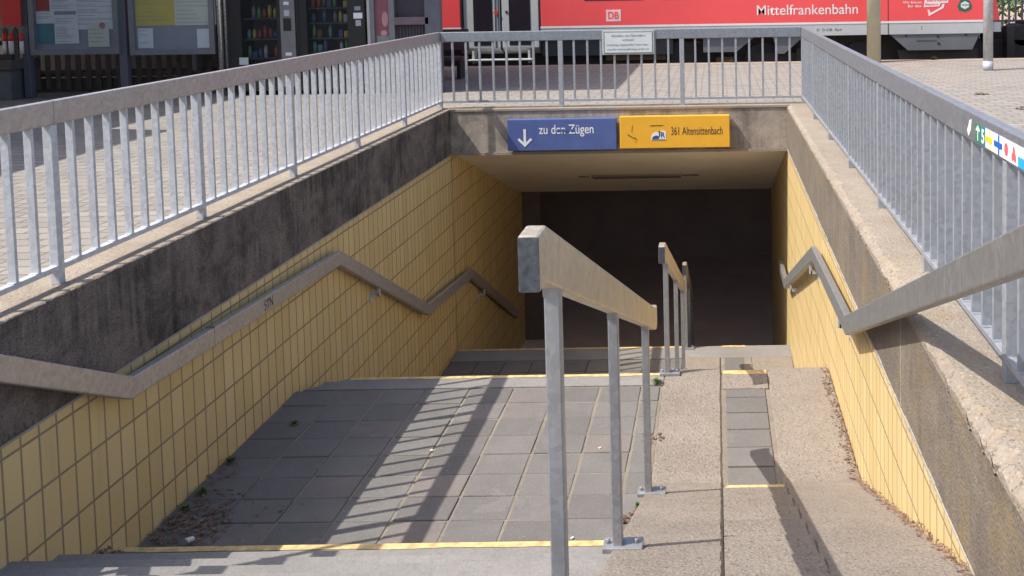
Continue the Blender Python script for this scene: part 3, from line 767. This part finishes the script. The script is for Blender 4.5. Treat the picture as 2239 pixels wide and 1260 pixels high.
# vending machines
GLS = clearglass('machine_glass'); INT = simple('dark_machine_interior', (.12, .115, .12), .6)
def vending(label, ua, ub, g0, g1, c0, c1, ctl, shelves, seed, deep=.75):
    Y = 14.9
    xa, _ = bp(ua, 90, Y); xb_, _ = bp(ub, 90, Y); xg0, _ = bp(g0, 70, Y); xg1, _ = bp(g1, 70, Y); xc0, _ = bp(c0, 70, Y); xc1, _ = bp(c1, 70, Y)
    t = thing('vending_machine', label, 'vending machine', ((xa + xb_) / 2, Y + .3, GZ))
    m = MB(); m.box(xa, xa + .03, Y, Y + deep, .05, 2.0); m.box(xb_ - .03, xb_, Y, Y + deep, .05, 2.0); m.box(xa + .03, xb_ - .03, Y + deep - .03, Y + deep, .05, 2.0)
    m.box(xa + .03, xb_ - .03, Y, Y + deep - .03, .05, .10); m.box(xa + .03, xb_ - .03, Y, Y + deep - .03, 1.96, 2.0)
    m.box(xa + .03, xg0, Y + .01, Y + .06, .10, 1.96); m.box(xg1, xc0, Y + .01, Y + .06, .10, 1.96)
    m.box(xg0, xg1, Y + .01, Y + .06, .10, .42); m.box(xg0, xg1, Y + .01, Y + .06, 1.85, 1.96)
    obj('cabinet', m, DRK, t)
    m = MB(); m.box(xg0, xg1, Y + .40, Y + .42, .42, 1.85); obj('interior', m, INT, t)
    m = MB(); m.box(xg0, xg1, Y + .02, Y + .026, .42, 1.85); obj('glass', m, GLS, t)
    m = MB(); m.box(xc0, xc1, Y - .01, Y + .06, .10, 1.96, .006); cp = obj('control_panel', m, ctl, t)
    for ft in (xa + .08, xb_ - .14):
        m = MB(); m.box(ft, ft + .06, Y + .1, Y + .6, GZ, .05); obj('foot', m, DRK, t)
    rr = random.Random(seed)
    for zs in shelves:
        m = MB(); m.box(xg0 + .005, xg1 - .005, Y + .10, Y + .38, zs - .02, zs); sh = obj('shelf', m, SLT, t)
        x = xg0 + .05
        while x < xg1 - .04:
            if rr.random() < .88:
                c = rr.choice(GOODS); hgt = rr.uniform(.13, .20); m = MB()
                if rr.random() < .65: m.cyl(x, Y + .15, zs, zs + hgt * .75, .026, n=10); m.cyl(x, Y + .15, zs + hgt * .75, zs + hgt, .026, .011, n=10); nm = 'bottle'
                else: m.box(x - .03, x + .03, Y + .13, Y + .18, zs, zs + hgt * .6, .006); nm = 'snack_pack'
                g = obj(nm, m, c, t)
            x += .078
    return t, cp, xc0, xc1, Y
GOODS = [simple('goods_' + nme, c, .35) for nme, c in (('blue', (.10, .16, .38)), ('green', (.12, .38, .14)), ('white', (.55, .58, .62)), ('yellow', (.62, .55, .10)), ('red', (.50, .09, .07)), ('cyan', (.18, .42, .48)), ('brown', (.22, .14, .09)), ('grey', (.25, .27, .32)))]
LGP = simple('grey_control_panel', (.20, .20, .21), .5, .2)
t, cp, a, b_, Y = vending('left vending machine with rows of drink bottles and a grey control column', 497, 648, 527, 605, 614, 646, LGP, [.52, .80, 1.10, 1.40, 1.66], 4)
def onpanel(nm, u0, v0, u1, v1, mat, par, y=14.89, th=.004):
    xa, za = bp(u0, v1, y); xb_, zb = bp(u1, v0, y); m = MB(); m.box(xa, xb_, y - th, y, za, zb); return obj(nm, m, mat, par)
WL = simple('white_label', (.72, .74, .78), .4)
onpanel('display', 620, 4, 631, 11, WL, cp); kp = onpanel('keypad', 621, 22, 632, 35, simple('pale_keypad', (.45, .46, .5), .5), cp)
onpanel('coin_return', 620, 40, 636, 68, DRK, cp); onpanel('white_flap', 625, 115, 638, 122, WL, cp)
onpanel('leaflet', 524, 126, 543, 142, PW, t, 14.90)
t, cp, a, b_, Y = vending('right vending machine with cans and snacks and a black control panel', 649, 800, 671, 760, 763, 799, DRK, [.60, .80, 1.02, 1.24, 1.50], 9)
onpanel('display', 775, 14, 788, 23, simple('grey_display', (.25, .27, .32), .3), cp); onpanel('label', 773, 28, 792, 41, WL, cp); onpanel('keypad', 778, 44, 789, 57, simple('pale_keypad_two', (.40, .41, .45), .5), cp)
# poster column
xa, _ = bp(803, 60, 14.85); xb_, _ = bp(862, 60, 14.85)
t = thing('poster_case', 'narrow poster case with a reddish poster between machine and kiosk window', 'poster case', ((xa + xb_) / 2, 14.9, 0))
WFR = simple('pale_aluminium_frame', (.48, .47, .45), .45, .3)
x803, _ = bp(803, 60, 14.85); x810, _ = bp(809, 60, 14.85); x818, _ = bp(818, 60, 14.85); x850, _ = bp(850, 60, 14.85); x861, _ = bp(862, 60, 14.85)
m = MB(); m.box(x803, x810, 14.85, 15.1, GZ, 2.4); obj('side_profile', m, WFR, t)
m = MB(); m.box(x810, x818, 14.86, 15.1, GZ, 2.4); m.box(x850, x861, 14.86, 15.1, GZ, 2.4); m.box(x818, x850, 14.86, 15.1, GZ, .62); m.box(x818, x850, 14.86, 15.1, 1.9, 2.4); obj('case_frame', m, FRG, t)
PST = simple('dull_crimson_poster', (.24, .085, .11), .45, 0, .15, 3); PNK = simple('pale_pink_print', (.50, .25, .27), .6)
m = MB(); m.box(x818, x850, 14.90, 14.91, .62, 1.9); ps = obj('poster', m, PST, t)
xc, zc = bp(842, 45, 14.9)
m = MB(); m.ycyl(xc, zc + .02, 14.896, 14.899, .11, 20, .42, 1.0); m.ycyl(xc - .02, zc - .18, 14.895, 14.898, .06, 16, .8, .7); obj('print', m, PNK, ps)
GGR = simple('grey_green_print_two', (.22, .26, .24), .6); m = MB(); m.box(x818 + .02, x850 - .02, 14.897, 14.8995, .63, .82); obj('print', m, GGR, ps)
# kiosk counter
kt = thing('kiosk', 'closed grey kiosk front with dark shutter window and ribbed counter left of the train', 'kiosk', (-4.3, 14.9, 0))
xw0, zw = bp(862, 38, 14.9); xw1, _ = bp(930, 38, 14.9); xe, _ = bp(962, 60, 14.85)
DV = simple('dark_violet_shutter', (.045, .038, .05), .5)
m = MB(); m.box(xw0 + .002, xw1, 14.95, 14.99, zw, 2.2); obj('window_shutter', m, DV, kt)
VIO = simple('dull_violet_ledge', (.16, .115, .145), .6)
m = MB(); m.box(xw0 + .002, xw1 + .06, 14.86, 15.0, zw - .11, zw, .008); obj('ledge', m, VIO, kt)
m = MB(); m.box(xw0 + .002, xw1, 14.96, 15.0, .03, zw - .11)
i = 0
x = xw0 + .02
while x < xw1 - .03: m.box(x, x + .02, 14.94, 14.96, .06, zw - .13); x += .045
obj('ribbed_panel', m, simple('dark_ribbed_panel', (.075, .065, .08), .6), kt)
m = MB(); m.box(xw1, xe, 14.86, 15.0, GZ, 2.3, .004); m.box(xw0, xe, 14.9, 15.0, 2.2, 3.0); obj('corner_pillar', m, simple('slate_blue_pillar', (.13, .135, .17), .5, .2), kt)
# shelter roof over everything
sh = thing('shelter', 'flat roofed platform shelter over the kiosk and machines, its shadow falling on the paving', 'shelter', (-9, 16.5, 0))
m = MB(); m.box(-15, -4.0, 14.1, 19.0, 3.55, 3.8, .01); obj('roof', m, SLT, sh)
for (x, y) in ((-14.8, 14.4), (-14.8, 18.8), (-9.5, 18.8), (-5.1, 18.9)):
    m = MB(); m.box(x - .06, x + .06, y - .06, y + .06, GZ, 3.55, .005); obj('post', m, SLT, sh)
m = MB(); m.box(-14.9, -6.2, 18.9, 18.96, .1, 2.6); obj('rear_wall', m, DBR, sh)
m = MB(); m.box(-15, -9.2, 10.4, 14.1, 3.45, 3.6); obj('lean_to_roof', m, SLT, sh)
# bench in the shelter, seen through the back railing
t = thing('bench', 'dark bench with dull red seat in the shade behind the back railing', 'bench', (-5.0, 17.2, 0))
BRD = simple('dull_red_slats', (.13, .06, .065), .7)
x0, z0 = bp(968, 133, 17); x1, z1 = bp(1012, 123, 17)
m = MB(); m.box(-5.9, x1, 17.0, 17.4, z0 + .0, z0 + .05); obj('seat', m, BRD, t)
for x in (-5.8, x1 - .12):
    m = MB(); m.box(x, x + .06, 17.05, 17.35, GZ, z0); obj('leg', m, DRK, t)
m = MB(); m.box(-5.9, x1, 17.42, 17.45, z0 + .15, z0 + .5); obj('backrest', m, BRD, t)
# station building on the left, outside the picture: its eaves shade the paving
bs = thing('station_building', 'plain rendered station building left of the plaza shading the paving', 'building', (-12, 4, 0))
REN = simple('cream_render', (.5, .45, .36), .85, 0, .06, 1.2)
m = MB(); m.box(-16, -9.4, -4, 10.0, GZ, 3.9); obj('wall', m, REN, bs)
m = MB(); m.box(-16.3, -8.72, -4.3, 10.3, 3.9, 4.05); m.prism([(-16.3, 4.05), (-8.9, 4.05), (-12.6, 6.2)], -4.3, 10.3, 'Y'); obj('roof', m, simple('brown_roof_tiles', (.16, .07, .045), .8), bs)
for y in (-2.5, .5, 3.5, 6.5):
    m = MB(); m.box(-9.40, -9.37, y, y + 1.2, 1.0, 2.5); f = obj('window', m, WFR, bs)
    m = MB(); m.box(-9.37, -9.362, y + .08, y + 1.12, 1.08, 2.42); obj('pane', m, glassmat('dark_pane'), f)

# ------------------------------------------------------------------ train
TY = 20.3
REDT = simple('traffic_red_paint', (.86, .085, .09), .38, 0, .05, .8, 0, .5, .2)
LG = simple('light_grey_paint', (.50, .51, .51), .45, 0, .07, 1.5)
WTS = simple('off_white_paint', (.74, .73, .72), .45, 0, .04)
UND = simple('brown_black_underframe', (.055, .045, .042), .85, 0, .3, 3)
SKP = simple('dark_grey_skirt', (.15, .155, .165), .6, .1, .12, 2)
DGL = glassmat('train_window_glass', (.025, .02, .028))
tr_ = thing('train', 'red regional train with pale doors and white lettering waiting behind the underpass', 'train', (-8, 21.7, -.5))
def side(name, pts, y0, y1, mat, par=None):
    m = MB(); m.prism(pts, y0, y1, 'Y'); return obj(name, m, mat, par or tr_)
# body with an opening for nothing: side wall as panels left and right of the door
XD0, XD1 = -5.0, -3.44
m = MB(); m.box(-34, XD0, TY, TY + 2.85, .70, 3.6, .02); m.box(XD1, 5.42, TY, TY + 2.85, .70, 3.6, .02)
m.prism([(5.42, .70), (5.60, .70), (5.53, 1.1), (5.46, 3.4), (5.42, 3.4)], TY + .05, TY + 2.8, 'Y')
m.box(XD0, XD1, TY + .3, TY + 2.85, .70, 3.6); obj('body', m, REDT, tr_)
m = MB(); m.box(-34, XD0, TY - .004, TY + .02, .672, .712); m.box(XD1, 5.42, TY - .004, TY + .02, .672, .712); obj('white_stripe', m, WTS, tr_)
m = MB(); m.box(-34, XD0, TY + .002, TY + 2.8, .45, .672); m.box(XD1, 3.385, TY + .002, TY + 2.8, .45, .672); m.box(3.40, 5.45, TY + .002, TY + 2.8, .45, .672); m.box(5.455, 5.62, TY + .04, TY + 2.8, .47, .66); obj('lower_band', m, LG, tr_)
m = MB(); m.box(3.385, 3.40, TY - .002, TY + .01, .45, 3.4); obj('panel_gap', m, DRK, tr_)
m = MB(); m.box(-34, 5.3, TY + .45, TY + 2.4, -.25, .45); obj('underframe', m, UND, tr_)
m = MB(); m.box(-34, 5.4, TY + .1, TY + 2.7, 3.6, 3.85, .1); obj('roof', m, SKP, tr_)
# door bay
dm = MB(); dm.box(XD0, XD0 + .03, TY - .001, TY + .3, .2, 3.2); dm.box(XD1 - .03, XD1, TY - .001, TY + .3, .2, 3.2); obj('door_seal', dm, DRK, tr_)
def leaf(x0, x1, g0, g1):
    m = MB(); m.box(x0, x1, TY + .03, TY + .09, .30, 3.0, .01)
    m.prism([(TY + .03, .30), (TY + .30, .17), (TY + .30, .30)], x0, x1, 'X')
    d = obj('door', m, LG, tr_)
    m = MB(); m.box(g0, g1, TY + .024, TY + .032, .29 + .06, 2.7, .0); obj('window', m, DGL, d)
    return d
d1 = leaf(-4.955, -4.235, -4.76, -4.385); d2 = leaf(-4.20, -3.475, -4.06, -3.64)
m = MB(); m.box(-4.235, -4.20, TY + .035, TY + .06, .25, 3.0); obj('door_rubber', m, DRK, tr_)
m = MB(); m.box(-4.335, -4.32, TY + .018, TY + .03, .3, 2.6); m.box(-4.275, -4.262, TY + .02, TY + .03, .6, 2.6); obj('door_strip', m, DRK, d1)
m = MB(); m.ycyl(-4.305, 1.0, TY + .0, TY + .028, .042, 16); obj('door_button', m, RD, d1)
m = MB(); m.box(-4.125, -4.085, TY + .02, TY + .03, .98, 1.03); obj('lock', m, DRK, d2)
m = MB(); m.box(-4.86, -3.60, TY - .12, TY + .12, .055, .085, .008); m.box(-4.8, -4.76, TY, TY + .3, .0, .25); m.box(-3.7, -3.66, TY, TY + .3, 0, .25); obj('step', m, LG, tr_)
# windows at the top edge of the picture
for (a, b_) in ((-2.57, -1.40), (-1.05, .12), (.5, 1.9), (2.2, 3.1)):
    m = MB(); m.box(a, b_, TY - .003, TY + .01, 1.20, 2.35, .0); obj('window', m, DGL, tr_)
# skirt panels and running gear
side('skirt_panel', [(-3.43, .45), (-.85, .45), (-.85, .12), (-3.43, .12)], TY + .10, TY + .2, simple('charcoal_skirt', (.06, .062, .065), .6, .1))
side('skirt_panel', [(-.25, .45), (.78, .45), (.40, .15), (-.25, .15)], TY + .05, TY + .15, SKP)
side('skirt_panel', [(1.12, .45), (1.75, .45), (1.35, .10), (1.22, .10)], TY + .05, TY + .15, SKP)
sp = side('skirt_panel', [(3.43, .45), (5.2, .45), (5.05, .13), (3.78, .13)], TY + .02, TY + .12, SKP)
m = MB(); 
for (x, z) in ((3.72, .42), (4.35, .40), (4.36, .26), (4.9, .42)): m.box(x, x + .05, TY + .012, TY + .02, z - .02, z + .02)
m.box(3.95, 4.35, TY + .014, TY + .02, .315, .32); obj('fastener', m, DRK, sp)
side('skirt_panel', [(3.6, .13), (5.2, .13), (5.2, -.2), (3.7, -.2)], TY + .2, TY + .3, simple('dark_brown_skirt', (.075, .058, .05), .85, 0, .2, 3))  # plain dark brown panel below the grey skirt
for x in (-6.3, -8.6, .95, 2.9):
    m = MB(); m.ycyl(x, -.12, TY + .35, TY + .46, .42, 28); wl_ = obj('wheel', m, UND, tr_)
    m = MB(); m.ycyl(x, -.12, TY + .30, TY + .36, .12, 16); obj('axle_box', m, SKP, wl_)
m = MB(); m.box(.6, 3.2, TY + .25, TY + .35, -.05, .1); m.box(1.6, 2.3, TY + .2, TY + .35, -.15, .2); m.box(-.9, -.45, TY + .3, TY + .4, -.1, .35); obj('bogie_frame', m, UND, tr_)
m = MB(); m.box(-2.6, -.3, TY + .38, TY + .42, .325, .345); m.box(-.9, -.8, TY + .35, TY + .45, .0, .2); m.box(-2.2, -1.0, TY + .3, TY + .42, .0, .1); m.box(.0, .35, TY + .3, TY + .42, -.08, .03); obj('pipework', m, simple('rusty_pipe', (.22, .13, .09), .85), tr_)
# lettering and marks
yt = TY - .0035
PKW = simple('white_train_lettering', (.80, .72, .70), .5, 0, .04)
text('lettering', 'Mittelfrankenbahn', PKW, tr_, .815, 2.80, .865, 1.065, yt, bold=.006)
m = MB(); m.box(-2.145, -1.855, yt, TY, .79, 1.02, .0); lg = obj('emblem', m, simple('pale_pink_emblem', (.85, .58, .58), .5), tr_)
text('print', 'DB', REDT, lg, -2.105, -1.895, .835, .98, yt - .001, bold=.03)
text('lettering', 'D  D-DB  Rpd', DRK, tr_, 1.99, 2.47, .52, .585, TY + .000)
text('lettering', 'Wir fahren', PKW, tr_, 3.68, 4.05, 1.05, 1.10, yt, bold=.01)
text('lettering', 'für das', PKW, tr_, 3.78, 4.04, .975, 1.03, yt, bold=.01)
m = MB(); m.prism([(4.09, .975), (4.40, .99), (4.42, 1.05), (4.57, 1.055), (4.58, 1.22), (4.13, 1.22)], yt, TY, 'Y')
m.prism([(4.19, .80), (4.48, .955), (4.50, 1.04), (4.455, 1.03), (4.44, .975), (4.225, .86), (4.205, .92), (4.165, .93)], yt, TY, 'Y')
bl = obj('emblem', m, PKW, tr_)
text('print', 'Bahnland', REDT, bl, 4.15, 4.55, 1.085, 1.145, yt - .001, bold=.02); text('print', 'Bayern', REDT, bl, 4.12, 4.38, .995, 1.055, yt - .001, bold=.02)
DGN = simple('dark_green_print', (.03, .13, .08), .5)
m = MB(); m.prism([(4.78, .90), (4.90, .87), (5.02, .92), (5.04, .99), (4.97, 1.13), (4.82, 1.13), (4.75, .99)], yt, TY, 'Y'); e2 = obj('emblem', m, DGN, tr_)
m = MB(); m.prism([(4.82, .97), (4.90, .925), (4.98, .97), (4.98, 1.04), (4.90, 1.085), (4.82, 1.04)], yt - .001, yt, 'Y'); e3 = obj('print', m, WTS, e2)
text('print', 'VGN', DGN, e2, 4.83, 4.97, .985, 1.03, yt - .002, bold=.03)
text('lettering', 'E', simple('dark_red_mark', (.35, .05, .05), .6), tr_, 4.04, 4.065, .54, .60, TY + .0)
# coupling gear at the train end
m = MB(); m.box(5.3, 6.6, TY + .9, TY + 1.8, -.2, .25); m.ycyl(6.3, .35, TY + .9, TY + 1.7, .22, 14); m.box(5.9, 6.05, TY + .6, TY + .9, -.3, .55); m.box(6.45, 6.6, TY + .7, TY + 1.9, -.1, .62)
m.box(5.6, 6.9, TY + 1.2, TY + 1.6, .25, .5); obj('coupling', m, UND, tr_)
for i, y in enumerate((TY + .75, TY + 2.2)):
    m = MB(); m.box(-120, 120, y, y + .07, -.6, -.46); tag(obj('rail', m, simple('rusty_rail', (.14, .08, .06), .6, .3)), ['steel track rail nearest the platform under the train', 'steel track rail on the far side under the train'][i], 'rail')

# ------------------------------------------------------------------ poles on the platform
x0, _ = bp(1895, 60, 19.3); x1, _ = bp(1926, 60, 19.3)
t = thing('lamp_post', 'thick cream painted post standing in front of the train lettering', 'post', ((x0 + x1) / 2, 19.3, GZ))
CRM = simple('cream_painted_metal', (.55, .50, .36), .55, 0, .1, 3)
m = MB(); m.cyl((x0 + x1) / 2, 19.3, GZ, 5.2, (x1 - x0) / 2, (x1 - x0) / 2 * .85, 24); obj('shaft', m, CRM, t)
m = MB(); m.cyl((x0 + x1) / 2, 19.3, 5.2, 5.4, .35, .2, 20); obj('lamp_head', m, SLT, t)
x0, _ = bp(2150, 100, 17.2); x1, _ = bp(2171, 100, 17.2)
t = thing('steel_post', 'slim galvanised steel post by the end of the train', 'post', ((x0 + x1) / 2, 17.2, GZ))
m = MB(); m.cyl((x0 + x1) / 2, 17.2, GZ, 3.0, (x1 - x0) / 2, None, 20); obj('shaft', m, galv('mottled_zinc', (.58, .58, .60), .5, .5, .5), t)
m = MB(); m.cyl((x0 + x1) / 2, 17.2, GZ, .14, (x1 - x0) / 2 + .006, None, 20); obj('foot_sleeve', m, GD, t)

# ------------------------------------------------------------------ far side: fence and hedge
def leafmat(name, a, b_):
    m, nt, bs_ = newmat(name); n = N(nt)
    ri = [nd for nd in nt.nodes if nd.type == 'NEW_GEOMETRY'][0].outputs['Random Per Island']
    n.l(n.mix(ri, a, b_), bs_.inputs['Base Color']); bs_.inputs['Roughness'].default_value = .6
    bs_.inputs['Subsurface Weight'].default_value = 0
    return m
LEAF = leafmat('hedge_leaf', (.04, .09, .02), (.16, .26, .07))
def leaves(mb, cx, cy, cz_, rx, ry, rz_, n, size, rr):
    for i in range(n):
        while True:
            p = Vector((rr.uniform(-1, 1), rr.uniform(-1, 1), rr.uniform(-1, 1)))
            if .35 < p.length < 1: break
        c = Vector((cx + p.x * rx, cy + p.y * ry, cz_ + p.z * rz_))
        d = Vector((rr.gauss(0, 1), rr.gauss(0, 1), rr.gauss(0, 1))).normalized(); e = d.orthogonal().normalized(); f = d.cross(e)
        s = size * rr.uniform(.6, 1.3)
        mb.quad(c - e * s, c + f * s * .5, c + e * s, c - f * s * .5)
rr = random.Random(21)
FN = simple('dark_fence_bars', (.07, .075, .085), .5, .3)
t = thing('fence', 'dark vertical bar fence on the far platform behind the train end', 'fence', (9, 25.4, .02))
bb = None
for i in range(44):
    x = 5.6 + i * .16
    if bb is None: m = MB(); m.box(x, x + .045, 25.4, 25.44, .02, 1.9); bb = obj('bar', m, FN, t); xk = x
    else: dup(bb, (x - xk, 0, 0), t)
m = MB(); m.box(5.6, 12.7, 25.445, 25.48, 1.75, 1.8); m.box(5.6, 12.7, 25.445, 25.48, .45, .5); obj('cross_rail', m, FN, t)
for i, x in enumerate((5.2, 7.0, 9.2, 11.6)):
    t = thing('bush', ['leafy green bush hidden mostly by the train end', 'light green leafy bush seen through the far fence', 'broad green bush behind the far fence to the right', 'last bush in the row behind the far fence'][i], 'bush', (x, 27, .02), 'bushes behind the far fence')
    m = MB(); leaves(m, x, 27, 1.4, 1.3, .9, 1.35, 900, .10, rr); obj('foliage', m, LEAF, t)
    m = MB(); m.cyl(x, 27, .0, 1.2, .06, .03, 8); obj('stem', m, DBR, t)

# ------------------------------------------------------------------ weeds, litter, dry leaves
WEED = leafmat('weed_leaf', (.06, .09, .025), (.14, .19, .05))
def weed(x, y, z, r, label, n=60, s=.016):
    m = MB(); q = random.Random(int(x * 100 + y * 37))
    for i in range(n):
        a = q.uniform(0, 6.28); L_ = r * .75 * q.uniform(.3, 1); c = Vector((x, y, z)); tip = c + Vector((math.cos(a) * L_, math.sin(a) * L_, r * q.uniform(.1, .6)))
        e = Vector((-math.sin(a), math.cos(a), 0)) * s * .4; mid = (c + tip) / 2 + Vector((0, 0, r * .15))
        m.quad(c, mid - e, tip, mid + e)
    return tag(obj('weed', m, WEED), label, 'weed', 'weeds in the joints')
weed(-3.22, 6.20, L1, .07, 'small green weed at the foot of the tiled left wall beside the dry leaves')
weed(-3.24, 6.62, L1, .07, 'upright green weed at the left wall foot, further down than the leaf pile')
weed(-3.05, 7.20, L1, .06, 'flat patch of moss and weed on the shaded landing near the left wall', 40)
weed(-3.22, 6.0, L1, .06, 'weed growing out of the brown leaf pile by the left wall')
weed(-.50, 7.86, L1, .08, 'bright tuft of grass by the far foot of the near handrail')
weed(-.50, 5.95, L1, .06, 'thin weed beside the second handrail post foot')
weed(4.15, 19.65, GZ, .11, 'bright green weed at the platform edge below the train', 90, .05)
weed(.3, 19.75, GZ, .09, 'low weeds at the platform edge under the train, left of the grey skirt')
weed(-1.9, 19.75, GZ, .09, 'low weeds at the platform edge beside the shadow')
DRY = leafmat('dry_leaf', (.09, .05, .035), (.26, .15, .10))
def litter(name_label, pts):
    m = MB(); q = random.Random(99)
    for (x, y, z, r, n, s) in pts:
        for i in range(n):
            a = q.uniform(0, 6.28); d = r * math.sqrt(q.random()); cx = x + math.cos(a) * d * .8; cy = y + math.sin(a) * d
            if cx < XL + .01 or (XR - .01 < cx < 1.4): continue
            ss = s * q.uniform(.5, 1.4); b_ = q.uniform(0, 6.28); zz = z + q.uniform(.002, .012)
            e = Vector((math.cos(b_), math.sin(b_), q.uniform(-.4, .4))) * ss; f = Vector((-math.sin(b_), math.cos(b_), q.uniform(-.4, .4))) * ss * .55; c = Vector((cx, cy, zz))
            m.quad(c - e, c - f, c + e, c + f)
    return tag(obj('dry_leaves', m, DRY), name_label, 'leaves', kind='stuff')
L = [(-3.1, 5.72, L1, .30, 330, .014), (-3.12, 6.0, L1, .26, 170, .013), (-3.22, 6.45, L1, .15, 60, .012), (-3.22, 5.2, L1 + .16, .1, 50, .015), (-2.85, 5.8, L1, .5, 50, .014)]
L += [(-.50, 5.9 - .1, L1, .12, 60, .018), (-.48, 6.9, L1, .10, 30, .014), (0, 6.0, L1 - .02, .05, 30, .012)]
litter('brown dry leaves gathered in a heap at the foot of the left wall', L)
litter('drift of dry brown leaves on the plaza paving beyond the right railing', [(3.75, 11.9, GZ, .35, 260, .02), (4.2, 12.2, GZ, .3, 120, .02), (3.5, 13.6, GZ, .12, 60, .02)])
L = []
for i in range(60):
    y = 3.4 + i * .08; L.append((XR - .02, y, rz(y), .05 if y < 6.2 else .08, 14 if y < 6.2 else 22, .011))
litter('thin line of brown leaf crumbs along the foot of the right wall', L)
BIT = simple('white_paper_scrap', (.75, .74, .70), .7)
for (x, y, z, lab) in ((-.62, 5.75, L1, 'tiny white paper scrap on the landing, close to the second handrail post'), (-.85, 5.62, L1, 'white scrap near the near edge of the landing'), (-1.0, 5.56, L1, 'white speck of paper beside another near the landing front edge'),
                       (-.82, 6.75, L1, 'white scrap lying in the middle of the sunny landing'), (-1.95, 6.75, L1, 'white scrap in the striped railing shadow on the landing'), (-3.0, 5.62, L1 + .02, 'crumpled pale wrapper lying on the leaf heap')):
    m = MB(); s = .011 if 'wrapper' not in lab else .026
    m.prism([(x - s, y), (x, y - s * .8), (x + s, y + s * .3), (x + s * .2, y + s)], z, z + s * .5, 'Z'); tag(obj('paper_scrap', m, BIT), lab, 'litter', 'paper scraps')
